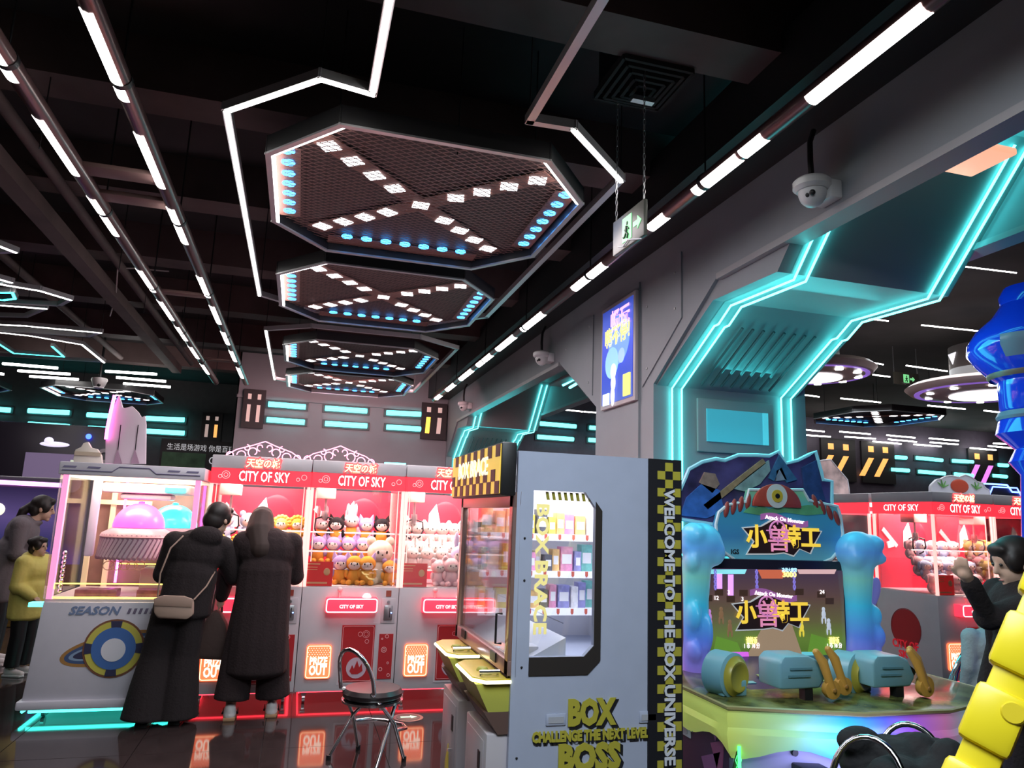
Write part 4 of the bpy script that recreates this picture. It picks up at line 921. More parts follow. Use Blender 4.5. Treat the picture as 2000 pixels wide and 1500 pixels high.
# side panel with an eight sided window
H2 = 1.925
def frame_panel(outer, hole, a, b):
    """flat panel in xz with a polygonal hole, extruded along y"""
    bm = bmesh.new(); vo = [bm.verts.new((x, a, z)) for x, z in outer]; vh = [bm.verts.new((x, a, z)) for x, z in hole]
    es = [bm.edges.new((vo[i], vo[(i+1) % len(vo)])) for i in range(len(vo))]+[bm.edges.new((vh[i], vh[(i+1) % len(vh)])) for i in range(len(vh))]
    r = bmesh.ops.triangle_fill(bm, edges=es, use_beauty=True); fs = [g for g in r['geom'] if isinstance(g, bmesh.types.BMFace)]
    ex = bmesh.ops.extrude_face_region(bm, geom=fs); bmesh.ops.translate(bm, verts=[g for g in ex['geom'] if isinstance(g, bmesh.types.BMVert)], vec=(0, b-a, 0))
    bmesh.ops.recalc_face_normals(bm, faces=bm.faces); me = bpy.data.meshes.new('panel'); bm.to_mesh(me); bm.free(); return me
me = frame_panel([(0, .06), (BW, .06), (BW, H2), (0, H2)], win, 0, .03); me.materials.append(M_bw); sp = put('side_panel', me, T)
bx('window_pane', .085, .415, .012, .016, .945, 1.735, M_glass, sp)
MB().prism([(.085, .862), (.385, .862), (.45, .925), (.45, 1.645), (.415, 1.69), (.415, .995), (.365, .945), (.085, .945)], 'y', -.006, 0).build('window_shadow_print', mat('print_brown_black', (.03, .025, .025), .4), sp)
MB().box(.03, BW, .03, BL, .06, .86).build('base', M_bw, T, .006)
bx('back_panel', BW-.03, BW, .03, BL, .86, H2, M_white, T)
bx('far_panel', .03, BW-.03, BL-.03, BL, .86, H2, M_white, T)
bx('roof', .0, BW, .03, BL, H2-.04, H2, M_bw, T, .004)
bx('lamp_plate', .1, BW-.08, .08, BL-.08, H2-.06, H2-.042, lit('cool_plate', (.9, .92, 1), 1.0), T)
bx('plinth', .05, BW-.03, .05, BL-.03, 0, .06, M_black, T)
# front door with glass (faces the aisle)
fr = MB().box(-.02, .02, 0, .06, .86, 1.72).box(-.02, .02, BL-.06, BL, .86, 1.72).box(-.02, .02, 0, BL, 1.645, 1.72).box(-.02, .02, 0, BL, .86, .93)
fd = fr.build('front_door', mat('door_rose_metal', (.45, .28, .26), .3, .6), T, .004)
bx('door_glass', -.004, .004, .06, BL-.06, .93, 1.645, M_glass, fd)
MB().tube([(-.02, .12, .99), (-.05, .12, .99), (-.05, .12, 1.13), (-.02, .12, 1.13)], .006, 6).build('door_handle', M_black, fd)
for y in (.25, .95): bx('hinge', -.028, -.018, y-.05, y+.05, .885, .93, M_black, fd)
# marquee light box
mq = bx('marquee', -.10, -.021, -.05, BL-.08, 1.70, 1.96, M_black, T, .01)
ck = MB()
MB().box(-.105, -.10, -.04, BL-.09, 1.71, 1.95).build('marquee_face', lit('marquee_yellow', (.62, .42, .06), .6), mq)
for i in range(14):
    for j in range(3):
        if (i+j) % 2 == 0:
            y = -.04+i*.0815; z = 1.71+(j if j < 2 else 2)*.0+(0 if j == 0 else (.06 if j == 1 else .18))
            ck.box(-.108, -.104, y, min(y+.0815, BL-.09), z, z+.06)
ck.build('marquee_checks', mat('marquee_dark', (.08, .02, .02), .5), mq)
text('lettering', 'BOX BRACE', .13, lit('marquee_white', (1, .9, .7), .5), mq, face_negX(-.109, .55, 1.85), width=.72, bold=.02)
# side lettering
def shadow_text(s, size, x, z, width, par=T):
    text('lettering_shadow', s, size, M_bk, par, face_negY(x+.012, -.002, z-.012), width=width*1.03, bold=.08, extrude=.002)
    text('lettering', s, size, M_by, par, face_negY(x, -.006, z), width=width, bold=.06, extrude=.002)
shadow_text('BOX', .155, .405, .685, .25, sp); shadow_text('CHALLENGE THE NEXT LEVEL', .062, .41, .585, .60, sp); shadow_text('BOSS', .155, .40, .485, .32, sp)
M_hd = mat('recess_grey', (.42, .43, .48), .4)
for x0, z0 in ((.178, .635), (.66, .63)):
    rh = MB().box(x0, x0+.10, -.006, 0, z0, z0+.055).build('recessed_handle', M_bw, sp, .004); bx('recess', x0+.012, x0+.088, -.008, -.005, z0+.012, z0+.04, M_hd, rh)
for x, z in ((.045, 1.5), (.05, 1.3), (.05, .9), (.04, .5)): MB().ball((x, -.002, z), (.006, .003, .006), 8, 5).build('screw', M_black, sp)
# checker strip with vertical lettering
st = bx('checker_strip', .705, .895, -.008, 0, .06, H2, M_bk, T)
ck = MB(); s_ = .044
for j in range(int((H2-.06)/s_)):
    for i in range(3):
        if (i+j) % 2 == 0: ck.box(.755+i*s_, min(.755+(i+1)*s_, .893), -.0105, -.008, .06+j*s_, .06+(j+1)*s_)
ck.build('yellow_checks', M_by, st)
M_lw = mat('letter_white', (.72, .74, .82), .4)
Mv = Matrix.Translation((.818, -.012, 1.10)) @ Matrix.Rotation(math.pi/2, 4, 'Y') @ Matrix.Rotation(math.pi/2, 4, 'X')
text('lettering_shadow', 'WELCOME TO THE BOX UNIVERSE', .085, M_bk, st, Mv @ Matrix.Translation((0, 0, -.001)), width=1.36, bold=.05, extrude=.0015)
text('lettering', 'WELCOME TO THE BOX UNIVERSE', .078, M_lw, st, Mv @ Matrix.Translation((0, 0, .002)), width=1.34, bold=.035, extrude=.0015)
# window lettering seen on the pane
text('pane_lettering', 'BOX BRACE', .09, lit('pane_gold', (.75, .65, .25), .4), sp, Matrix.Translation((.135, .008, 1.36)) @ Matrix.Rotation(math.pi/2, 4, 'Y') @ Matrix.Rotation(math.pi/2, 4, 'X'), width=.62, bold=.03)
mb = MB()
for k in range(8): mb.prism([(.16+k*.032, 1.69), (.176+k*.032, 1.69), (.168+k*.032, 1.73), (.152+k*.032, 1.73)], 'y', .017, .019)
mb.build('pane_stripes', M_by, sp)
# shelves with boxes
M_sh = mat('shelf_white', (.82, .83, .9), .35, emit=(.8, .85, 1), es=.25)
for z in (1.50, 1.28, 1.06):
    bx('shelf', .03, BW-.03, BL-.35, BL-.03, z-.012, z, M_sh, T)
    bx('shelf_lip', .03, BW-.03, BL-.355, BL-.35, z-.035, z+.006, M_sh, T)
bx('partition_post', .33, .35, BL-.36, BL-.34, .87, 1.86, M_sh, T)
MB().prism([(.06, .87), (.30, .87), (.30, 1.02), (.06, .90)], 'y', .08, BL-.05).build('chute', mat('chute_white', (.78, .79, .86), .3), T)
MB().prism([(.05, 1.18), (.30, 1.08), (.30, 1.085), (.05, 1.185)], 'y', .12, .5).build('chute_guard', glass('acrylic', (.9, .92, 1), .2), T)
bx('catch_box', .10, .18, .14, .24, .885, .97, M_white, T, .004)
bx('catch_hole', .125, .155, .136, .14, .90, .935, M_black, T)
l = area('cabinet_lamp', (0, 0, 0), .6, 5.5, (.9, .94, 1), sy=.9); l.parent = T; l.location = (.45, .6, H2-.065)
cols = [(.75, .6, .1), (.8, .8, .85), (.1, .1, .12), (.75, .3, .5), (.2, .55, .5), (.85, .75, .5), (.3, .3, .6), (.8, .5, .2)]
cn = ['yellow', 'white', 'black', 'pink', 'teal', 'cream', 'violet', 'orange']
random.seed(11)
shn = {1.50: 'top', 1.28: 'second', 1.06: 'third', .872: 'bottom'}
for z in (1.50, 1.28, 1.06):
    x = .05
    while x < BW-.14:
        ci = random.randrange(8); w_ = random.uniform(.04, .08); h_ = random.uniform(.09, .165)
        t = thing('prize_box', '%s boxed prize on the %s shelf of the lettered cabinet' % (cn[ci], shn[z]), 'box', (BX+x+w_/2, BY+BL-.24+random.uniform(-.03, .03), z), 0, 'boxed prizes on the cabinet shelves')
        bx('carton', -w_/2, w_/2, -.04, .04, 0, h_, mat('box_'+cn[ci], cols[ci], .4, noise=.25, nscale=25), t, .003)
        bx('front_label', -w_/2+.008, w_/2-.008, -.042, -.04, h_*.3, h_*.7, mat('box_label', (.85, .85, .88), .4), t)
        x += w_+.008
tagm = MB().prism([(-.009, .0), (.009, .0), (.009, -.025), (0, -.035), (-.009, -.025)], 'y', -.001, .001).mesh('price_flag', mat('flag_red', (.7, .15, .1), .5))
for z in (1.50, 1.28, 1.06):
    for k in range(9): put('price_flag', tagm, T, loc=(.08+k*.09, BL-.357, z+.004))
# control decks and lower coin cabinets
M_dy = mat('deck_yellow', (.55, .42, .06), .35); M_dedge = glow('deck_edge', (1, .95, .45), 4); M_dbr = mat('deck_brown', (.12, .07, .06), .5); M_lime = mat('deck_lime', (.42, .42, .08), .4)
for k, (y0, lab) in enumerate(((0, 'closer to the side window'), (.63, 'farther from the side window'))):
    t = T
    dk = MB().prism([(-.17, y0+.07), (-.12, y0), (0, y0), (0, y0+.48), (-.12, y0+.48), (-.17, y0+.41)], 'z', .825, .85).build('control_deck', M_dy, T, .004)
    MB().tube([(0, y0, .836), (-.12, y0-.002, .836), (-.173, y0+.07, .836), (-.173, y0+.41, .836), (-.12, y0+.482, .836)], .008, 6).build('deck_light', M_dedge, dk)
    MB().prism([(-.165, .825), (0, .825), (0, .70), (-.10, .70)], 'y', y0+.02, y0+.46).build('deck_skirt', M_lime, dk)
    MB().prism([(-.12, .70), (0, .70), (0, .60), (-.05, .60)], 'y', y0+.02, y0+.46).build('deck_underside', M_dbr, dk)
    for yy, r in ((y0+.12, .03), (y0+.20, .03)):
        MB().lathe([(0, .018), (.022, .016), (r, .006), (r, 0), (0, 0)], 16, c=(-.09, yy, .85)).build('button', M_lime, dk)
    MB().tube([(-.14, y0+.06, .87), (-.04, y0+.06, .87)], .010, 8).tube([(-.13, y0+.06, .85), (-.13, y0+.06, .87)], .007, 6).tube([(-.05, y0+.06, .85), (-.05, y0+.06, .87)], .007, 6).build('deck_bar', M_chrome, dk)
    cb = MB().box(-.10, .03, y0+.03, y0+.45, .04, .60).build('coin_cabinet', mat('coin_cabinet_rose', (.50, .46, .50), .3), T, .006)
    bx('coin_door', -.104, -.10, y0+.07, y0+.41, .10, .56, mat('coin_door', (.44, .40, .44), .3), cb, .002)
    bx('coin_slot', -.108, -.104, y0+.12, y0+.16, .42, .50, M_black, cb)
    MB().tube([(-.104, y0+.14, .32), (-.125, y0+.14, .32)], .009, 8).build('lock', M_chrome, cb)
    MB().prism([(y0+.22, .33), (y0+.28, .22), (y0+.25, .06), (y0+.19, .20)], 'x', -.108, -.104).build('yellow_bolt_print', mat('bolt_yellow', (.80, .66, .10), .4), cb)
# ================================================================ shooting game cabinet
T = thing('shooting_game_cabinet', 'shooting game cabinet with sea blue monster board, screen and rainbow console', 'arcade machine', (3.25, 4.0, 0))
M_pur = mat('dark_purple', (.05, .03, .09), .4)
bx('rear_cabinet', -.62, .62, .62, 1.1, .05, 1.36, M_pur, T, .01)
MB().box(-.60, .60, .57, .63, .63, 1.37).build('monitor_bezel', mat('bezel_dark', (.02, .015, .03), .3), T, .008)
M_scr = ramp_mat('screen_scene', [(0, (.05, .10, .015)), (.25, (.10, .17, .03)), (.45, (.10, .09, .04)), (.7, (.09, .05, .045)), (1, (.05, .03, .06))], 2, .68, 1.305, es=.6, rough=.15)
sc = MB().box(-.55, .55, .562, .572, .68, 1.305).build('screen', M_scr, T)
def pr(name, poly, m_, y0=.556, y1=.561): return MB().prism(poly, 'y', y0, y1).build(name, m_, sc)
def S(px, py): q = onY(px, py, 4.56); return (q.x-3.25, q.z)
pr('path_print', [S(1455, 1288), S(1495, 1215), S(1545, 1215), S(1570, 1288)], lit('scr_path', (.32, .22, .14), .5), .559, .5615)
for a, b in (((1390, 1255), (1455, 1288)), ((1575, 1250), (1640, 1288))): pr('grass_print', [S(a[0], b[1]), S(b[0], b[1]), S(b[0]-15, a[1]), S(a[0]+10, a[1]-12)], lit('scr_grass', (.12, .26, .03), .5), .5595, .5615)
pr('banner_print', [S(1480, 1113), S(1535, 1113), S(1528, 1130), S(1488, 1130)], lit('scr_banner', (.45, .10, .05), .7))
text('score', '3000', .05, lit('scr_yellow', (1, .75, .2), 1.3), sc, face_negY(S(1507, 0)[0], .554, S(1507, 1122)[1]), width=.11, bold=.03)
text('score_title', '决战大魔窟', .03, lit('scr_cyan', (.4, .75, 1), 1.0), sc, face_negY(S(1507, 0)[0], .554, S(1507, 1113)[1]), width=.12)
for px in (1420, 1595): pr('life_bar', [S(px-38, 1112), S(px+38, 1112), S(px+34, 1121), S(px-34, 1121)], lit('scr_teal' if px < 1500 else 'scr_bar', (.2, .55, .6) if px < 1500 else (.5, .3, .3), .8))
for px, py0, py1, nm in ((1405, 1120, 1150, 'a'), (1427, 1122, 1163, 'b')): pr('purple_beam', [S(px-5, py0), S(px+5, py0), S(px+5, py1), S(px-5, py1)], lit('scr_purple', (.55, .25, .85), 1.0))
for px, py, s in ((1383, 1168, '12'), (1404, 1157, '3'), (1427, 1170, '3'), (1452, 1158, '12'), (1561, 1156, '24'), (1604, 1161, '12'), (1620, 1174, '12')):
    pr('number_plate', [S(px-8, py-6), S(px+8, py-6), S(px+8, py+6), S(px-8, py+6)], lit('scr_plate', (.06, .03, .02), .3), .557, .560)
    text('number', s, .04, M_txtw, sc, face_negY(S(px, 0)[0], .554, S(px, py)[1]))
for px in (1382, 1452, 1515, 1605, 1618):
    mb = MB()
    for sg in (-1, 1): mb.tube([(S(px, 0)[0]+sg*.008*math.sin(k*1.3), .556, S(px, 1112+k*4)[1]) for k in range(11)], .005, 5)
    mb.build('chain_print', lit('scr_chain', (.18, .14, .5), .7), sc)
def star_title(y, k, par, z0, x0):
    """jagged backing, gold characters and ribbon"""
    pts = [(-.31, .06), (-.16, .075), (-.05, .13), (.06, .12), (.12, .075), (.34, .055), (.28, -.03), (.24, -.10), (.15, -.07), (.10, -.12), (.02, -.10), (-.06, -.11), (-.28, -.115), (-.22, -.03)]
    MB().prism([(x0+a*k*1.05, z0+b*k*1.1) for a, b in pts], 'y', y-.002, y+.002).build('title_edge', mat('title_white', (.8, .8, .8), .5, emit=(.7, .7, .7), es=.2), par)
    MB().prism([(x0+a*k, z0+b*k) for a, b in pts], 'y', y-.006, y-.002).build('title_backing', mat('title_black', (.05, .02, .02), .4), par)
    text('title', '小', .17*k, lit('title_gold', (.95, .62, .06), .5), par, face_negY(x0-.205*k, y-.008, z0-.005*k), bold=.03)
    text('title', '特工', .17*k, lit('title_gold', (.95, .62, .06), .5), par, face_negY(x0+.165*k, y-.008, z0), bold=.03)
    text('title', '兽', .20*k, lit('title_pink', (.75, .25, .42), .5), par, face_negY(x0-.02*k, y-.009, z0-.02*k), bold=.008)
    mb = MB(); ring_disc(mb, x0-.03*k, z0+.05*k, .068*k, y-.010, .007*k, 24)
    for a in range(4): mb.tube([(x0-.03*k+r*math.cos(a*math.pi/2), y-.010, z0+.05*k+r*math.sin(a*math.pi/2)) for r in (.045*k, .095*k)], .005*k, 5)
    mb.build('target_ring', lit('title_magenta', (.6, .2, .45), .4), par)
    rb = []; n = 12
    for i in range(n+1): u = i/n; rb.append((x0+(-.17+.40*u)*k, z0+(.165-.03*u+.02*math.sin(u*6))*k))
    MB().prism(rb+[(a, b-.042*k) for a, b in reversed(rb)], 'y', y-.010, y-.006).build('ribbon', lit('ribbon_purple', (.30, .10, .30), .4), par)
    text('ribbon_lettering', 'Attack On Monster', .042*k, M_txtw, par, face_negY(x0+.03*k, y-.012, z0+.132*k, .08), width=.33*k, bold=.01)
q = S(1503, 1197); star_title(.556, .93, sc, q[1], q[0])
for px in (1441, 1578):
    text('coin_prompt', '请投币', .05, lit('scr_yellow', (1, .75, .2), 1.3), sc, face_negY(S(px, 0)[0], .554, S(px, 1252)[1]), width=.085, bold=.02)
    text('coin_prompt', '1 币 10 分', .04, M_txtw, sc, face_negY(S(px, 0)[0], .554, S(px, 1262)[1]), width=.12)
    pr('player_badge', [S(px-12, 1273), S(px+20, 1273), S(px+22, 1287), S(px-14, 1287)], lit('scr_badge_m' if px < 1500 else 'scr_badge_t', (.5, .1, .55) if px < 1500 else (.1, .4, .45), .8))
for k, (px, py, c) in enumerate(((1385, 1205, (.45, .2, .5)), (1382, 1225, (.45, .45, .55)), (1408, 1200, (.18, .10, .05)), (1425, 1225, (.18, .10, .05)), (1565, 1225, (.7, .55, .05)), (1608, 1200, (.45, .48, .55)), (1618, 1222, (.45, .48, .55)))):
    q = S(px, py); MB().ball((q[0], .556, q[1]+.035), (.014, .003, .016), 10, 6).ball((q[0], .556, q[1]), (.018, .003, .03), 10, 6).ball((q[0]-.014, .556, q[1]-.04), (.007, .003, .025), 8, 6).ball((q[0]+.014, .556, q[1]-.04), (.007, .003, .025), 8, 6).build('figure_print', lit('scr_fig%d' % k, c, .6), sc)
# lumpy glowing side columns
stops = [(0, (.30, .16, .62)), (.25, (.10, .22, .75)), (.45, (.05, .50, .75)), (.62, (.18, .55, .50)), (.8, (.10, .32, .70)), (1, (.08, .55, .70))]
M_col = ramp_mat('rainbow_column', stops, 2, .6, 1.65, es=.2, rough=.35)
mb = MB(); r_ = random.Random(4)
mb.limb([(Vector((-.635, .55, .62)), .10), (Vector((-.64, .55, .85)), .085), (Vector((-.64, .55, 1.1)), .085), (Vector((-.63, .55, 1.35)), .10)], 14)
mb.ball((-.60, .54, 1.46), (.15, .13, .15)).ball((-.67, .52, 1.52), (.08, .11, .09)).ball((-.52, .52, 1.42), (.07, .1, .10)).ball((-.70, .5, 1.35), (.04, .08, .07)).ball((-.69, .5, 1.0), (.04, .09, .10)).ball((-.69, .5, .78), (.045, .09, .07)).ball((-.6, .47, .9), (.03, .05, .12))
o = mb.build('column', M_col, T); bake_remesh(o, .016, 3)
mb = MB()
mb.limb([(Vector((.66, .55, .62)), .12), (Vector((.66, .55, .85)), .10), (Vector((.655, .55, 1.1)), .095), (Vector((.66, .55, 1.35)), .12)], 14)
mb.ball((.67, .54, 1.44), (.17, .13, .15)).ball((.77, .53, 1.50), (.09, .11, .07)).ball((.80, .53, 1.40), (.07, .10, .05)).ball((.60, .5, 1.40), (.08, .09, .09)).ball((.77, .53, .86), (.06, .09, .09)).ball((.74, .53, .74), (.06, .09, .07)).ball((.76, .53, 1.0), (.05, .08, .08))
o = mb.build('column', M_col, T); bake_remesh(o, .016, 3)
MB().ball((.83, .6, 1.14), (.06, .025, .13), 14, 10, Matrix.Rotation(.45, 3, 'Y')).build('fin', mat('fin_violet', (.30, .28, .62), .4, emit=(.2, .2, .6), es=.2), T)
# cutout boards over the screen
def S2(px, py): q = onY(px, py, 4.6); return (q.x-3.25, q.z)
def C5(l): return [S2(x/3.41+1310, y/3.41+860) for x, y in l]
bk = C5([(60, 520), (60, 400), (130, 240), (150, 190), (240, 140), (330, 120), (390, 130), (480, 95), (600, 95), (690, 100), (750, 70), (800, 150), (880, 130), (960, 90), (1000, 70), (1040, 210), (1050, 260), (1110, 270), (1110, 400), (1120, 560), (700, 600), (300, 560)])
bb = MB().prism(bk, 'y', .66, .70).build('scenery_board', mat('board_night', (.07, .05, .16), .45, noise=.6, nscale=5), T)
MB().tube([(a, .66, b) for a, b in bk], .014, 6, True).build('board_edge', mat('board_ice', (.35, .6, .72), .4, emit=(.1, .4, .5), es=.2), bb)
for l, c, nm in ((C5([(680, 250), (750, 95), (870, 260), (800, 280), (750, 190), (715, 270)]), (.06, .16, .32), 'roof_print'), (C5([(900, 180), (1000, 130), (1030, 300), (1060, 400), (930, 390)]), (.04, .07, .20), 'castle_print'), (C5([(730, 200), (765, 180), (800, 260), (730, 270)]), (.30, .32, .42), 'house_print'),
                 (C5([(240, 430), (640, 120), (660, 150), (270, 460)]), (.38, .24, .14), 'pole_print'), (C5([(440, 320), (560, 220), (680, 130), (690, 200), (620, 290), (520, 340)]), (.28, .36, .38), 'blade_print'),
                 (C5([(90, 500), (130, 380), (230, 290), (350, 330), (380, 470), (260, 520)]), (.05, .15, .50), 'blue_shape_print'), (C5([(215, 280), (250, 210), (320, 220), (350, 290), (300, 350)]), (.35, .22, .18), 'boulder_print')):
    MB().prism(l, 'y', .645, .66).build(nm, mat('art_'+nm, c, .45, noise=.3, nscale=14), bb)
fb = C5([(300, 560), (310, 660), (350, 740), (430, 800), (520, 818), (760, 828), (980, 828), (1070, 790), (1130, 720), (1145, 620), (1130, 500), (1110, 440), (1000, 420), (920, 400), (880, 330), (520, 330), (500, 410), (380, 430), (320, 480)])
ff = MB().prism(fb, 'y', .60, .64).build('title_board', ramp_mat('sea_board', [(0, (.16, .50, .60)), (.35, (.05, .22, .45)), (.7, (.05, .30, .48)), (1, (.18, .50, .30))], 2, 1.34, 1.85, es=.12), T)
MB().tube([(a, .60, b) for a, b in fb], .012, 6, True).build('board_edge', mat('board_white', (.8, .85, .88), .4), ff)
c0 = S2(1515, 985)
dome = [(c0[0]+.20*math.cos(a), c0[1]-.02+.165*math.sin(a)) for a in [math.pi*k/16 for k in range(17)]]
MB().prism(dome, 'y', .575, .60).build('red_dome', mat('art_red', (.50, .07, .05), .4, noise=.2, nscale=10), ff, .006)
e0 = S2(1513, 969)
for r, m_, y in ((.085, mat('eye_white', (.8, .78, .76), .3), .574), (.045, mat('eye_amber', (.75, .50, .05), .3), .570), (.018, M_black, .567)): disc(MB(), e0[0], e0[1], r, y).build('eye_disc', m_, ff)
dr = C5([(520, 440), (560, 450), (600, 430), (650, 460), (700, 445), (760, 450), (800, 410), (850, 440), (910, 430), (1000, 440), (1010, 490), (900, 500), (760, 480), (600, 500), (480, 480)])
MB().prism(dr, 'y', .590, .602).build('green_drip', mat('art_green', (.16, .48, .22), .4, noise=.2), ff)
for side in (0, 1):
    for k in range(4):
        x, y = ((370+k*48, 460-k*18) if side == 0 else (960+k*48, 410+k*36)); q = S2(x/3.41+1310, y/3.41+860)
        MB().ball((q[0], .598, q[1]), (.022, .014, .058), 10, 8, Matrix.Rotation(.2 if side == 0 else -.35, 3, 'Y')).build('red_oval', mat('art_claw', (.38, .06, .05), .4), ff)
q = S2(1310+730/3.41, 860+650/3.41); star_title(.595, .98, ff, q[1], q[0])
q = S2(1435, 1078); text('maker_lettering', 'IGS', .045, mat('ink_black', (.02, .02, .03), .4), ff, face_negY(q[0], .597, q[1]), bold=.02)
# console
Z = .65
DK = [(-.96, .56), (-.96, -.33), (-.28, -.56), (.28, -.56), (.96, -.33), (.96, .56)]
dk = MB().prism(DK, 'z', Z-.025, Z).build('deck', mat('deck_camo', (.12, .13, .04), .18, noise=.9, nscale=7), T, .004)
MB().tube([(a, b, Z-.01) for a, b in DK[:6]], .012, 6).build('deck_trim', mat('deck_trim', (.35, .30, .12), .35), dk)
MB().prism([(.0, Z), (.56, Z), (.56, Z+.08), (.22, Z+.02)], 'x', -.6, .6).build('dash', mat('dash_blue', (.03, .03, .12), .3), T)
for k in range(8): MB().box(-.03, .03, -.02, .02, 0, .003).build('dash_card', mat('card_%d' % (k % 3), [(.2, .5, .55), (.5, .55, .2), (.1, .2, .45)][k % 3], .4), T).matrix_local = Matrix.Translation((-.52+k*.13+(.02 if k % 2 else 0), .12+.1*(k % 2), Z+.012+.016*(k % 2))) @ Matrix.Rotation(.1, 4, 'X')
fa = MB(); n = 24; top = []; 
M_fas = ramp_mat('rainbow_fascia', [(0, (.45, .55, .12)), (.22, (.28, .60, .30)), (.4, (.03, .45, .70)), (.55, (.12, .16, .80)), (.68, (.40, .12, .70)), (.82, (.60, .20, .45)), (1, (.2, .5, .5))], 0, -.95, .5, es=.28)
pl = [Vector((-.955, .3, 0)), Vector((-.955, -.32, 0)), Vector((-.28, -.55, 0)), Vector((.28, -.55, 0)), Vector((.955, -.32, 0)), Vector((.955, .3, 0))]
prof = [(.0, Z-.025), (.012, Z-.07), (.0, Z-.11), (.015, Z-.14), (-.005, Z-.20), (-.05, Z-.25)]
vs = []; fs = []; path = []
for i in range(5):
    for k in range(8): path.append(pl[i].lerp(pl[i+1], k/8))
path.append(pl[5])
for i, p in enumerate(path):
    a = path[max(i-1, 0)]; b = path[min(i+1, len(path)-1)]; d = (b-a).normalized(); nn = Vector((d.y, -d.x, 0))*1
    for o_, z in prof: vs.append((p.x+nn.x*o_, p.y+nn.y*o_, z - (.03*math.sin(i*.9) if z < Z-.18 else 0)))
kp = len(prof)
for i in range(len(path)-1):
    for j in range(kp-1): fs.append((i*kp+j, (i+1)*kp+j, (i+1)*kp+j+1, i*kp+j+1))
MB().add(vs, fs).build('glowing_fascia', M_fas, T)
lc = MB().prism([(-.90, .55), (-.90, -.26), (-.26, -.46), (.26, -.46), (.90, -.26), (.90, .55)], 'z', .04, Z-.03).build('lower_cabinet', mat('lower_lavender', (.30, .30, .46), .4), T)
sd = bx('side_art', -.925, -.90, -.28, .55, .05, Z-.03, mat('side_art_dark', (.05, .03, .07), .45), T)
for k, (l, c) in enumerate((([(-.25, .60), (-.05, .60), (-.15, .42)], (.30, .12, .28)), ([(-.02, .60), (.18, .60), (.10, .40)], (.22, .35, .55)), ([(-.24, .45), (-.1, .40), (-.2, .22)], (.28, .08, .18)), ([(.2, .60), (.4, .60), (.3, .45)], (.2, .3, .5)), ([(-.2, .38), (0, .30), (-.1, .12)], (.25, .10, .25)))):
    MB().prism(l, 'x', -.930, -.925).build('crystal_print', mat('crystal_%d' % k, c, .35), sd)
bx('side_handle', -.932, -.925, .12, .26, .36, .46, M_white, sd, .003); bx('handle_recess', -.935, -.931, .15, .23, .38, .44, M_hd, sd)
for x, y in ((-.52, -.37), (.45, -.40)):
    cb = MB().box(x-.075, x+.075, y-.12, y+.04, .12, .36).build('coin_box', M_black, T, .01); MB().ball((x, y-.122, .29), (.010, .004, .018), 10, 6).build('coin_led', glow('coin_ice', (.5, .8, 1), 5), cb)
MB().lathe([(0, 0), (.018, 0), (.018, .01), (0, .01)], 14, M=Matrix.Translation((-.58, -.365, .41)) @ Matrix.Rotation(math.pi/2, 4, 'X')).build('lock', M_black, T)
MB().prism([(-.07, .34), (.07, .34), (.06, .40), (.02, .385), (-.06, .40)], 'y', -.468, -.46).build('orange_label', mat('label_orange', (.75, .40, .06), .5), T)
# green hexagon fin
fn = MB().prism([(-.98, .0), (-.90, .0), (-.90, .45), (-.98, .2)], 'y', -.335, -.325).build('hex_fin', mat('fin_dark', (.02, .06, .02), .4), T)
M_gl = glow('green_led', (.05, 1, .15), 3)
mb = MB(); mb.tube([(-.90, -.338, .0), (-.90, -.338, .45)], .010, 6)
for i in range(3):
    for j in range(8):
        cx = -.965+i*.03; cz = .03+j*.05+(i % 2)*.025
        if cz < .42-(.9+cx)*-3.2*.5-.0 and cz < .45+(cx+.90)*3.0: mb.tube([(cx+.018*math.cos(a*math.pi/3), -.338, cz+.025*math.sin(a*math.pi/3)) for a in range(6)], .002, 4, True)
mb.build('hex_lights', M_gl, fn)
# guns
M_tq = mat('gun_turquoise', (.20, .42, .50), .35); M_or = mat('gun_orange', (.62, .32, .06), .4); M_yl = mat('lens_yellow', (.42, .36, .05), .35)
def W3(px, py, Y): q = onY(px, py, Y); return Vector((q.x-3.25, q.y-4, q.z))
for k, (p0, Yg) in enumerate((((1545, 1312), 3.78), ((1722, 1310), 3.78))):
    c = W3(*p0, Yg); g = bpy.data.objects.new('gun_unit', None); COL.objects.link(g); g.parent = T; g.location = c; g.scale = (1.3, 1.3, 1.3)
    MB().prism([(-.10, -.06), (.10, -.06), (.13, -.02), (.10, .055), (.05, .075), (-.07, .075), (-.10, .05)], 'y', -.06, .10).build('housing', M_tq, g, .012)
    MB().box(-.05, .06, -.066, -.058, .02, .028).box(-.06, .05, -.066, -.058, -.01, -.002).build('groove', mat('gun_groove', (.12, .28, .34), .4), g)
    MB().box(.03, .07, -.05, -.01, -(c.z-Z)/1.3, -.05).build('post', M_black, g)
    for hx in (.125, .235) if k == 0 else (.14, .20):
        h = Vector((hx, -.10 if hx < .15 else -.04, -.055))
        MB().limb([(h+Vector((-.055, .02, .15)), .015), (h+Vector((-.03, .01, .11)), .021), (h+Vector((-.015, 0, .05)), .018), (h, .022)], 10).lathe([(0, -.022), (.034, -.022), (.038, -.01), (.038, .012), (0, .02)], 18, M=Matrix.Translation(h) @ Matrix.Rotation(math.pi/2, 4, 'X')).build('handle', M_or, g)
        MB().ball(h+Vector((0, -.024, 0)), (.01, .004, .01), 8, 6).build('hub_cap', mat('hub_brown', (.35, .17, .04), .4), g)
    MB().lathe([(0, .0), (.055, 0), (.055, .02), (0, .03)], 20, M=Matrix.Translation((.13, .02, .0)) @ Matrix.Rotation(.6, 4, 'Y')).build('dial', M_black, g)
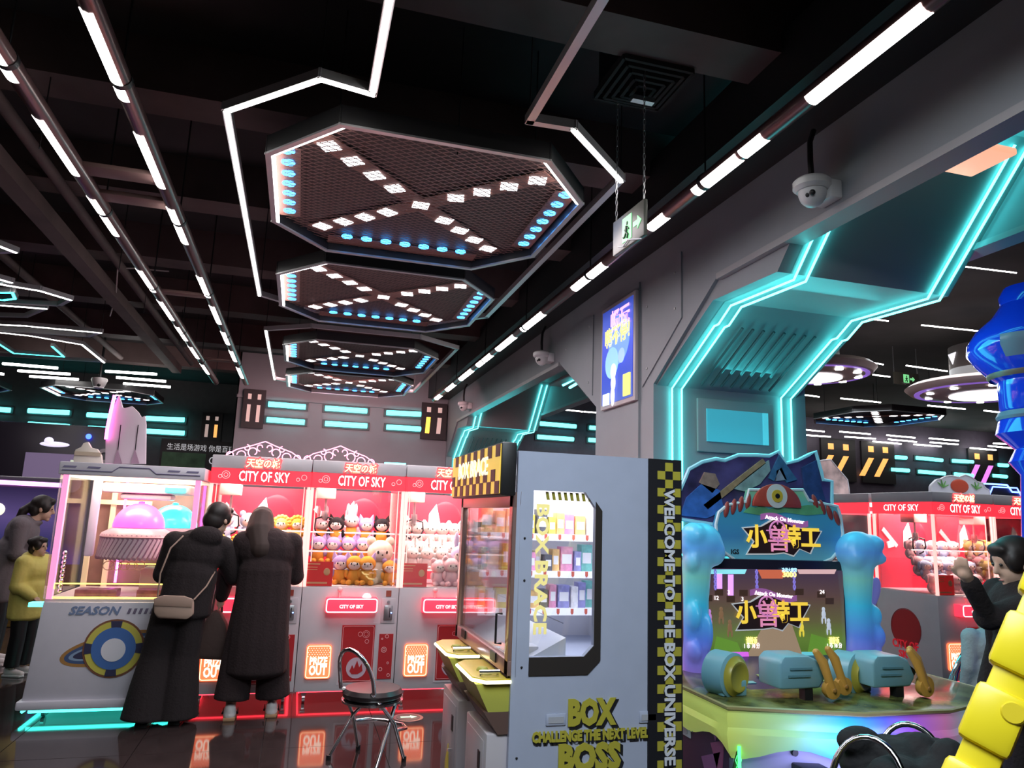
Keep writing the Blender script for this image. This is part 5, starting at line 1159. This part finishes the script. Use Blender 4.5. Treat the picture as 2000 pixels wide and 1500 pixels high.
for p0 in ((1425, 1318), (1668, 1316)):
    c = W3(*p0, 3.9)
    Md = Matrix.Translation(c) @ Matrix.Rotation(.35, 4, 'Z') @ Matrix.Rotation(math.pi/2, 4, 'X')
    dmm = MB().lathe([(0, .05), (.095, .05), (.125, .03), (.125, -.10), (0, -.11)], 28, M=Md).build('drum', M_tq, T)
    MB().lathe([(0, .062), (.06, .062), (.07, .07), (.082, .07), (.092, .054), (.11, .044), (.0, .04)], 28, M=Md).build('drum_grille', M_yl, dmm)
    bx('drum_foot', c.x-.08, c.x+.08, c.y-.05, c.y+.08, Z, c.z-.02, M_tq, T, .01)
area('console_glow', (2.9, 3.35, .42), .6, 2.5, (.5, .5, 1), (math.radians(90), 0, 0), .2)
# ================================================================ stools
M_seat = mat('black_vinyl', (.03, .022, .024), .28)
def stool(loc, rz, zs, label, group='chrome stools'):
    t = thing('bar_stool', label, 'stool', loc, rz, group)
    MB().lathe([(0, zs-.05), (.17, zs-.05), (.195, zs-.03), (.2, zs-.005), (.18, zs+.02), (0, zs+.028)], 32).build('seat', M_seat, t)
    MB().lathe([(.15, zs-.075), (.2, zs-.065), (.203, zs-.05), (.19, zs-.045), (.15, zs-.05)], 32).build('seat_rim', M_chrome, t)
    for sy in (-1, 1):
        MB().tube([(-.15, sy*.12, zs+.02), (-.08, sy*.15, zs-.06), (.02, sy*.18, .25), (.12, sy*.2, .012)], .0125, 10).build('leg', M_chrome, t)
        MB().tube([(.12, sy*.11, zs-.06), (.0, sy*.16, .25), (-.16, sy*.2, .012)], .0125, 10).build('leg', M_chrome, t)
        MB().tube([(.12, sy*.2, 0), (.12, sy*.2, .03)], .016, 8).tube([(-.16, sy*.2, 0), (-.16, sy*.2, .03)], .016, 8).build('foot_cap', M_black, t)
    pts = []
    for k in range(17):
        a = math.pi*k/16; pts.append((-.15-.10*math.sin(a), .145*math.cos(a), zs+.02+.27*math.sin(a)**.7))
    MB().tube(pts, .0135, 10).build('back_hoop', M_chrome, t)
    MB().tube([(.05, -.18, .2), (.16, -.17, .19), (.24, -.08, .18), (.24, .08, .18), (.16, .17, .19), (.05, .18, .2)], .0125, 10).build('foot_rest', M_chrome, t)
    return t
stool((.58, 5.22, 0), .75, .43, 'chrome stool with black round seat standing alone on the dark floor')
p = onZ(1655, 1436, .80); stool((p.x+.02, p.y-.05, 0), -2.4, .46, 'chrome stool pulled up to the shooting game console')
p = onZ(1830, 1470, .72); s2 = stool((p.x+.05, p.y+.15, 0), -2.2, .44, 'chrome stool with a black jacket thrown over it')
p = onZ(1812, 1337, .52); stool((p.x, p.y, 0), 2.2, .50, 'chrome stool behind the guns of the shooting game')
# jacket on the stool
j = s2.location
mb = MB(); r_ = random.Random(9)
for k in range(26): mb.ball((r_.uniform(-.22, .2), r_.uniform(-.16, .2), .50+r_.uniform(0, .18)), (r_.uniform(.08, .13), r_.uniform(.07, .12), r_.uniform(.06, .11)), 10, 7)
mb.limb([(Vector((-.2, .0, .55)), .08), (Vector((-.32, -.05, .40)), .07), (Vector((-.34, -.08, .25)), .06)]).limb([(Vector((.2, .1, .62)), .08), (Vector((.33, .12, .50)), .07)])
T = thing('jacket', 'black puffy jacket heaped on a chrome stool', 'jacket', (j.x, j.y, .0))
o = mb.build('shell', mat('jacket_black', (.012, .012, .014), .85, bump=.6, bscale=30), T); bake_remesh(o, .014, 4)
bx('care_tag', -.10, -.07, -.215, -.205, .60, .63, lit('tag_teal', (.5, .75, .78), .3), T)
# ================================================================ people
M_skin = mat('skin', (.62, .40, .30), .5)
def V(*a): return Vector(a)
def human(name, label, loc, rz, h, pose, cloth, hairfn, shoe_m=None, face=True, group=None):
    """figure of height h facing local +y, feet at z=0; pose gives joints for h=1.65 metres"""
    t = thing(name, label, 'person', loc, rz, group); k = h/1.65
    J = dict(pelvis=V(0, 0, .90), chest=V(0, .02, 1.22), neck=V(0, .03, 1.40), head=V(0, .06, 1.53),
             sl=V(-.17, .02, 1.34), sr=V(.17, .02, 1.34), el=V(-.22, .0, 1.06), er=V(.22, 0, 1.06), wl=V(-.22, .10, .84), wr=V(.22, .10, .84),
             hl=V(-.09, 0, .86), hr=V(.09, 0, .86), kl=V(-.10, .02, .47), kr=V(.10, .02, .47), al=V(-.10, -.01, .09), ar=V(.10, -.01, .09))
    J.update(pose); J = {a: b*k for a, b in J.items()}
    hd, nk, ch, pv = J['head'], J['neck'], J['chest'], J['pelvis']
    mb = MB(); yaw = pose.get('_turn', 0)
    Rh = Matrix.Rotation(cloth.get('turn', 0), 3, 'Z') @ Matrix.Rotation(cloth.get('nod', 0), 3, 'X')
    def H(x, y, z): return hd+Rh @ (V(x, y, z)*k)
    mb.ball(hd+Rh @ V(0, -.005, .03)*k, (.075*k, .092*k, .092*k), 18, 12, Rh.copy()).ball(H(0, .025, -.045), (.056*k, .062*k, .068*k), 16, 10, Rh.copy())
    mb.limb([(H(0, .085, .015), .010*k), (H(0, .102, -.022), .014*k)]).ball(H(0, .078, -.068), (.022*k, .012*k, .010*k), 10, 6, Rh.copy()).ball(H(0, .068, -.095), .022*k)
    for s in (-1, 1): mb.ball(H(s*.078, -.005, -.01), (.012*k, .022*k, .032*k), 10, 8, Rh.copy())
    mb.limb([(hd+Rh @ V(0, -.01, -.06)*k, .052*k), (nk, .055*k), (ch, .12*k)])
    mb.ball(ch, (.155*k, .105*k, .16*k)).ball((ch+pv)/2, (.13*k, .095*k, .16*k)).ball(pv, (.155*k, .11*k, .13*k))
    for s, a in ((-1, 'l'), (1, 'r')):
        S_, E_, W_ = J['s'+a], J['e'+a], J['w'+a]
        mb.limb([(ch+V(s*.08, 0, .1)*k, .07*k), (S_, .06*k), (E_, .042*k), (W_, .028*k)])
        d = (W_-E_).normalized(); side = d.cross(V(0, 0, 1)) if abs(d.z) < .9 else V(0, 1, 0)
        side = side.normalized(); pn = d.cross(side).normalized()
        palm = W_+d*.05*k; mb.limb([(W_, .026*k), (palm, .034*k)])
        for q in range(4):
            b0 = palm+side*(q-1.5)*.019*k+d*.02*k; L = (.062, .072, .068, .052)[q]*k; cu = -pn*.35
            mb.limb([(b0, .0095*k), (b0+(d+cu*.4).normalized()*L*.5, .0088*k), (b0+(d+cu*.4).normalized()*L*.5+(d+cu*2).normalized()*L*.5, .0075*k)], 8)
        b0 = W_+d*.025*k+side*.028*k; mb.limb([(b0, .011*k), (b0+(d+side*.9).normalized()*.035*k, .010*k), (b0+(d*1.2+side*.5).normalized()*.062*k, .0085*k)], 8)
        mb.limb([(J['h'+a], .09*k), (J['k'+a], .058*k), (J['a'+a], .038*k)]).limb([(J['a'+a]+V(0, -.02, -.045)*k, .036*k), (J['a'+a]+V(0, .12, -.055)*k, .032*k)])
    body = mb.build('body', M_skin, t); bake_remesh(body, .008, 2)
    if face:
        for s in (-1, 1): MB().ball(H(s*.03, .082, .012), (.013*k, .006*k, .008*k), 10, 6, Rh.copy()).build('eye', M_eye, t)
        MB().ball(H(0, .091, -.067), (.020*k, .004*k, .005*k), 10, 6, Rh.copy()).build('mouth', mat('lip', (.45, .16, .14), .5), t)
    # hair
    mb = MB(); hairfn(mb, H, k, Rh); o = mb.build('hair', cloth.get('hair', mat('dark_hair', (.018, .012, .011), .5)), t); bake_remesh(o, .010*k, 3)
    # top
    f = cloth.get('puff', 1.0); mb = MB(); hem = cloth.get('hem', .80)*k
    mb.ball(ch+V(0, 0, .03)*k, (.20*k*f, .145*k*f, .19*k)).ball((ch+pv)/2, (.185*k*f, .145*k*f, .2*k))
    for s, a in ((-1, 'l'), (1, 'r')):
        mb.limb([(ch+V(s*.06, 0, .12)*k, .085*k), (J['s'+a], .085*k*f), (J['e'+a], .068*k*f), (J['w'+a]+(J['e'+a]-J['w'+a])*.08, .048*k*f)])
    bw = cloth.get('flare', .2)*k; nz = 34
    c1 = (ch+pv)/2
    for i in range(nz):
        u = i/(nz-1); z = c1.z+(hem-c1.z)*u; mb.ball(V(c1.x+(pv.x-c1.x)*min(1, 1.4*u), c1.y+(pv.y-c1.y)*min(1, 1.4*u), z), ((.185*k*f)*(1-u)+bw*u, (.145*k*f)*(1-u)+bw*.72*u, .07*k))
    if cloth.get('hood'): mb.ball(nk+V(0, -.085, -.0)*k, (.13*k, .075*k, .085*k)).ball(nk+V(0, -.02, -.03)*k, (.12*k, .10*k, .05*k))
    else: mb.tube([nk+V(.075*math.cos(a), .07*math.sin(a)-.005, -.02)*k for a in [i*math.pi/6 for i in range(12)]], .022*k, 8, True)
    o = mb.build('coat', cloth['top'], t); bake_remesh(o, .012, 3)
    # trousers
    lw = cloth.get('leg', .085); mb = MB(); mb.ball(pv, (.175*k, .13*k, .14*k))
    for a in 'lr':
        A = J['a'+a]; mb.limb([(J['h'+a], .105*k), (J['k'+a], lw*1.0*k)]).tube([J['k'+a], (J['k'+a]+A)/2, A+V(0, 0, cloth.get('cuff', .02))*k], [lw*k, lw*k*(1+cloth.get('wide', 1.0))/2, lw*cloth.get('wide', 1.0)*k], 16)
    o = mb.build('trousers', cloth['bottom'], t); bake_remesh(o, .012, 3)
    for a in 'lr':
        A = J['a'+a]; mb = MB()
        mb.limb([(A+V(0, -.035, -.045)*k, .048*k), (A+V(0, .05, -.045)*k, .046*k), (A+V(0, .14, -.056)*k, .038*k)]); mb.ball(A+V(0, -.03, -.015)*k, (.045*k, .055*k, .05*k))
        sh = mb.build('shoe', shoe_m or M_black, t); bake_remesh(sh, .009, 2)
        MB().prism([(A.x+dx*k, A.y+dy*k) for dx, dy in ((-.042, -.08), (.042, -.08), (.05, .05), (.045, .15), (0, .185), (-.045, .15), (-.05, .05))], 'z', 0, .026*k).build('sole', cloth.get('sole', shoe_m or M_black), sh, .006)
        if cloth.get('mark'):
            s = 1 if a == 'r' else -1
            for sx in (-1, 1): MB().tube([A+V(sx*.050, -.04, -.025)*k, A+V(sx*.054, -.015, -.045)*k, A+V(sx*.052, .05, -.018)*k], [.003, .009, .002], 6).build('curved_mark', M_black, sh)
    return t
M_cblack = mat('black_wool', (.013, .008, .009), .95, bump=.4, bscale=60); M_cbr = mat('black_brown_coat', (.018, .009, .010), .95, bump=.4, bscale=60)
def hair_short(mb, H, k, R): mb.ball(H(0, -.022, .045), (.092*k, .105*k, .092*k), 16, 12, R.copy()).ball(H(0, -.06, -.02), (.085*k, .06*k, .085*k)).ball(H(.06, .02, .02), (.035*k, .05*k, .06*k)).ball(H(-.06, .02, .02), (.035*k, .05*k, .06*k)).ball(H(0, .055, .085), (.065*k, .035*k, .035*k))
def hair_long(mb, H, k, R): hair_short(mb, H, k, R); mb.limb([(H(0, -.06, .0), .10*k), (H(0, -.10, -.14), .115*k), (H(.03, -.12, -.28), .10*k)]).limb([(H(-.07, 0, -.02), .04*k), (H(-.10, .0, -.16), .035*k), (H(-.11, .02, -.27), .025*k)])
def hair_bun(mb, H, k, R): hair_short(mb, H, k, R); mb.ball(H(0, -.11, .06), .048*k)
def hair_tail(mb, H, k, R): hair_short(mb, H, k, R); mb.limb([(H(0, -.10, .02), .04*k), (H(0, -.16, -.06), .045*k), (H(0, -.18, -.2), .03*k), (H(0, -.17, -.30), .012*k)])
# the two women at the crane machine
pA = onZ(325, 1408, 0); hA = onY(388, 978, pA.y).z
wA = human('person', 'woman in black hooded jacket and wide black trousers with a beige shoulder bag', (pA.x+.02, pA.y-.08, 0), 0, 1.63,
      dict(pelvis=V(.03, .0, .92), chest=V(.07, .04, 1.22), neck=V(.13, .05, 1.38), head=V(.20, .09, 1.515), sl=V(-.10, .03, 1.33), sr=V(.25, .06, 1.30), er=V(.35, .16, 1.06), wr=V(.40, .25, 1.02), el=V(-.17, .08, 1.08), wl=V(-.10, .24, 1.0), kl=V(-.14, .02, .48), al=V(-.17, -.02, .09), kr=V(.06, .03, .48), ar=V(.05, .02, .09)),
      dict(top=M_cblack, bottom=M_cblack, hood=True, puff=1.05, hem=.80, flare=.20, leg=.11, wide=1.45, cuff=-.05, turn=-.6, nod=-.25), hair_short)
pB = onZ(487, 1398, 0)
wB = human('person', 'long haired woman in a long black coat and white trainers bending forward', (pB.x, pB.y-.07, 0), 0, 1.66,
      dict(pelvis=V(.02, -.03, .93), chest=V(.02, .03, 1.22), neck=V(-.02, .12, 1.36), head=V(-.05, .19, 1.46), sl=V(-.16, .06, 1.31), sr=V(.2, .06, 1.31), el=V(-.28, .14, 1.05), wl=V(-.30, .20, .87), er=V(.25, .14, 1.05), wr=V(.1, .28, 1.0), al=V(-.14, -.0, .09), ar=V(.16, .06, .09), kl=V(-.12, .02, .48), kr=V(.14, .05, .48)),
      dict(top=M_cbr, bottom=M_cbr, puff=1.12, hem=.36, flare=.235, leg=.12, wide=1.1, cuff=.05, nod=-.5, sole=mat('gum_sole', (.42, .24, .13), .6), mark=True, hair=mat('brown_hair', (.03, .016, .013), .8)), hair_long, mat('white_leather', (.75, .70, .70), .4))
# bags
bp = V(pA.x+.0, pA.y-.27, .80)
T = thing('shoulder_bag', 'small beige shoulder bag with a thin strap at the hooded woman\'s hip', 'bag', bp)
MB().prism([(-.13, .02), (-.10, -.02), (.10, -.03), (.14, .0), (.13, .11), (.06, .135), (-.08, .14), (-.14, .12)], 'y', -.035, .035).build('pouch', mat('bag_beige', (.40, .28, .22), .6), T, .018)
MB().prism([(-.13, .07), (.125, .06), (.13, .115), (.06, .138), (-.08, .143), (-.138, .12)], 'y', -.042, -.034).build('flap', mat('bag_flap', (.34, .23, .18), .6), T, .004)
MB().tube([(-.12, 0, .13), (-.115, -.03, .3), (-.07, .0, .48), (.0, .06, .57)], .006, 6).tube([(.13, 0, .11), (.2, .06, .2), (.24, .16, .3)], .006, 6).build('strap', mat('bag_flap', (.34, .23, .18), .6), T)
bp = onY(405, 1285, pB.y+.1)
T = thing('tote_bag', 'large dark brown tote bag hanging from the bending woman\'s hand', 'bag', (bp.x, pB.y+.12, bp.z))
MB().prism([(-.17, .03), (-.12, .0), (.16, -.02), (.19, .04), (.12, .26), (.06, .36), (.02, .36), (-.02, .34)], 'y', -.06, .06).build('sack', mat('tote_brown', (.06, .035, .03), .8, bump=.3, bscale=25), T, .03)
MB().tube([(.0, -.03, .34), (.01, -.02, .5), (.03, 0, .58), (.06, .02, .5), (.07, .03, .34)], .008, 6).build('handle', mat('tote_brown', (.06, .035, .03), .8), T)
# mother and child beside the dome machine
pM = onZ(22, 1303, 0)
human('person', 'woman in a grey coat with tied back dark hair leaning towards the dome machine', (pM.x-.25, pM.y+.15, 0), -math.pi/2+.15, 1.66,
      dict(chest=V(0, .12, 1.22), neck=V(0, .20, 1.38), head=V(0, .27, 1.50), sl=V(-.17, .14, 1.33), sr=V(.17, .12, 1.33), el=V(-.2, .12, 1.06), er=V(.2, .12, 1.06), wl=V(-.12, .34, 1.02), wr=V(.12, .34, 1.02)),
      dict(top=mat('grey_coat', (.17, .145, .16), .9, bump=.3, bscale=50), bottom=M_black, puff=1.05, hem=.62, flare=.21, sole=M_white, nod=-.2), hair_tail, mat('white_shoe', (.75, .72, .72), .4))
pC = onZ(62, 1303, 0)
human('person', 'child in a yellow hooded puffer jacket with a hair bun', (pC.x-.02, pC.y-.35, 0), -math.pi/2-.35, 1.24,
      dict(wl=V(-.2, .22, .95), wr=V(.2, .22, .95), el=V(-.24, .02, 1.07), er=V(.24, .02, 1.07), head=V(0, .05, 1.54)),
      dict(top=mat('yellow_puffer', (.72, .64, .16), .6, bump=.9, bscale=12), bottom=M_black, hood=True, puff=1.3, hem=.70, flare=.24, sole=M_white), hair_bun, mat('white_shoe', (.75, .72, .72), .4))
# person reaching out near the yellow rail, and a child in a grey top
qA = atD(1995, 1085, 3.7); gx, gy = qA.x, qA.y
hand = atD(1893, 1135, 3.55)
rzA = math.radians(75); Ri = Matrix.Rotation(-rzA, 3, 'Z')
kA = 1.60/1.65
hl = Ri @ (hand-V(gx, gy, 0))/kA
el_w = atD(1930, 1205, 3.6); hl2 = Ri @ (el_w-V(gx, gy, 0))/kA
human('person', 'dark haired person in black reaching out a raised hand beside the yellow rail', (gx, gy, 0), rzA, 1.60,
      dict(head=V(0, .05, 1.51), wl=hl, el=hl2, sl=V(-.17, .04, 1.31)), dict(top=M_cblack, bottom=M_cblack, puff=1.0, hem=.8, nod=-.3), hair_short)
qB = atD(1930, 1220, 5.0)
human('person', 'child in a pale grey top turned away beside the reaching person', (qB.x, qB.y, 0), math.radians(-15), qB.z+.12,
      dict(), dict(top=mat('grey_knit', (.36, .38, .40), .9, bump=.4, bscale=50), bottom=M_black, puff=1.15, hem=.72, flare=.2), hair_short)
# ================================================================ yellow plastic rail
a, b = atD(2062, 1120, 2.1), atD(1905, 1500, 2.0)
d = (b-a).normalized(); foot = a+d*((0.02-a.z)/d.z)
T = thing('plastic_climbing_rail', 'bright yellow moulded plastic rail with raised blocks and round dimples', 'play equipment', foot)
M_yel2 = mat('yellow_plastic', (.85, .68, .02), .32); up = -d
view = (CAM-b).normalized(); nx = up.cross(view).normalized(); ny = nx.cross(up).normalized()
def FR(t_): M = Matrix((nx, ny, up)).transposed().to_4x4(); M.translation = up*t_; return M
L = (a-foot).length+.35; MB().box(-.05, .05, -.035, .035, 0, L, FR(0)).build('core', M_yel2, T, .01)
n = int(L/.22)
for k in range(n):
    MB().box(-.068, .06, -.03, .055, .0, .165, FR(.03+k*.22)).build('block', M_yel2, T, .018)
    MB().lathe([(0, .004), (.026, .004), (.030, 0), (0, 0)], 20, M=FR(.03+k*.22+.12) @ Matrix.Translation((.03, .055, 0)) @ Matrix.Rotation(-math.pi/2, 4, 'X')).build('dimple', mat('yellow_dimple', (.72, .55, .02), .35), T)
a2 = a+nx*.17; b2 = V(foot.x, foot.y, .02)+V(.45, -.1, 0)
t2 = tag(MB().tube([a2+V(.05, 0, .3), b2], .022, 8).build('wooden_strut', mat('tan_wood', (.55, .34, .10), .5)), 'tan strut standing behind the yellow plastic rail', 'strut')
# ================================================================ blue sculpted column
c = atD(2035, 760, 5.0); T = thing('blue_sculpture_column', 'glossy blue sculpted column with a grey patched bulb and cyan rim light', 'sculpture', (c.x, c.y, 0))
def zz(py): return atD(2035, py, 5.0).z
def rr(px): return (2035-px)*5.0/F_PX
pf = [(rr(1990), 0), (rr(1975), zz(1150)), (rr(1988), zz(930)), (rr(1970), zz(905)), (rr(1982), zz(880)), (rr(1952), zz(850)), (rr(1958), zz(825)), (rr(1968), zz(808)), (rr(1962), zz(800)), (rr(1962), zz(745)), (rr(1950), zz(735)), (rr(1928), zz(710)), (rr(1913), zz(685)), (rr(1915), zz(665)), (rr(1930), zz(640)), (rr(1960), zz(612)), (rr(1978), zz(585)), (rr(1976), zz(568)), (rr(1985), zz(550)), (0, zz(540))]
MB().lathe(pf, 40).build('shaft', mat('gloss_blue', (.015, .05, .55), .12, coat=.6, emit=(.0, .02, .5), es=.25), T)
MB().lathe([(rr(1949), zz(740)), (rr(1945), zz(735)), (rr(1945), zz(725)), (rr(1949), zz(720))], 40).build('brown_collar', mat('collar_brown', (.25, .12, .09), .4), T)
MB().lathe([(rr(1958), zz(822)), (rr(1955), zz(816)), (rr(1960), zz(806))], 40).build('grey_band', mat('band_grey', (.22, .22, .30), .4), T)
MB().lathe([(rr(1926.5), zz(708)), (rr(1911.5), zz(685)), (rr(1913.5), zz(665))], 20, a0=math.radians(190), a1=math.radians(260)).build('grey_patch', mat('patch_grey', (.25, .28, .38), .25), T)
# ================================================================ dark cabinets far on the hall side
M_dk = mat('cabinet_dark', (.02, .016, .026), .35)
for k, (px, py, Y, w_, h_, lab) in enumerate(((20, 1000, 11.5, 2.0, 1.9, 'dark simulator cabinet with a wide violet screen behind the grey coated woman'), (115, 900, 15.5, 2.2, 3.0, 'tall dark cabinet with a dim screen and lit crest far behind'), (5, 905, 17.6, 1.6, 3.0, 'tall dark cabinet with round dials far behind'))):
    p = onY(px, py, Y); T = thing('simulator_cabinet', lab, 'arcade machine', (p.x, Y, 0))
    bx('cabinet', -w_/2, w_/2, 0, .8, 0, h_, M_dk, T, .03)
    if k == 0:
        bx('screen', -w_/2+.08, w_/2-.08, -.03, 0, .75, 1.75, ramp_mat('violet_screen', [(0, (.05, .03, .45)), (.3, (.03, .03, .12)), (.6, (.10, .07, .22)), (1, (.02, .015, .05))], 2, .75, 1.75, es=.4), T)
        MB().tube([(-w_/2, -.05, 1.82), (w_/2-.2, -.05, 1.80)], .03, 8).build('light_bar', glow('violet_bar', (.75, .25, .9), 2.5), T)
        for x in (-.45, -.15): MB().ball((x, -.04, 1.55 if x < -.3 else 1.45), (.10, .02, .09)).build('screen_icon', lit('icon_pale', (.75, .75, .6), .8), T)
        MB().lathe([(0, 0), (.12, 0), (.12, .03), (0, .03)], 20, M=Matrix.Translation((w_/2-.3, -.05, 1.83)) @ Matrix.Rotation(math.pi/2, 4, 'X')).build('badge', mat('badge_blue', (.15, .18, .4), .4), T)
        bx('console', -.5, .6, -.5, 0, 0, .75, mat('console_amber', (.15, .10, .02), .5, noise=.6, nscale=12), T, .03)
    elif k == 1:
        bx('screen', -.55, .45, -.03, 0, 1.95, 2.45, lit('dim_screen', (.12, .09, .16), .6), T); bx('screen_note', .2, .40, -.04, -.03, 2.15, 2.35, lit('note_green', (.4, .45, .35), .7), T)
        MB().ball((-.1, -.03, 2.62), (.25, .03, .05)).ball((-.2, -.04, 2.68), (.08, .03, .07)).build('crest', lit('crest_white', (.8, .75, 1), .6), T)
        MB().ball((.45, -.05, 2.80), .05).build('lamp', glow('lamp_blue', (.02, .05, 1), 8), T)
        for x in (.75, 1.0): MB().lathe([(.07, 0), (.14, 0), (.14, .03), (.07, .03)], 20, M=Matrix.Translation((x, -.01, 2.45)) @ Matrix.Rotation(math.pi/2, 4, 'X')).build('dial', mat('dial_grey', (.3, .28, .3), .4), T)
    else:
        for x in (-.3, .0, .3): MB().lathe([(.07, 0), (.15, 0), (.15, .03), (.07, .03)], 20, M=Matrix.Translation((x, -.01, 2.6)) @ Matrix.Rotation(math.pi/2, 4, 'X')).build('dial', mat('dial_grey', (.3, .28, .3), .4), T)
        bx('red_panel', -.2, .45, -.03, 0, 2.85, 2.98, lit('dim_red', (.25, .05, .04), .6), T)
        bx('shelf_bar', -.7, .7, -.06, 0, 2.40, 2.44, mat('dial_grey', (.3, .28, .3), .4), T)
# low red cabinet behind the rail
p = onZ(1900, 1345, .5); T = thing('red_cabinet', 'low glossy red cabinet behind the grey topped child', 'arcade machine', (p.x+.55, p.y-.05, 0))
bx('body', -.35, .5, -.2, .35, 0, .5, mat('gloss_red', (.55, .02, .03), .25, emit=(.5, .01, .02), es=.15), T, .02)
MB().tube([(-.36, -.21, .42), (.5, -.21, .42)], .008, 6).build('light_line', M_trayedge, T)
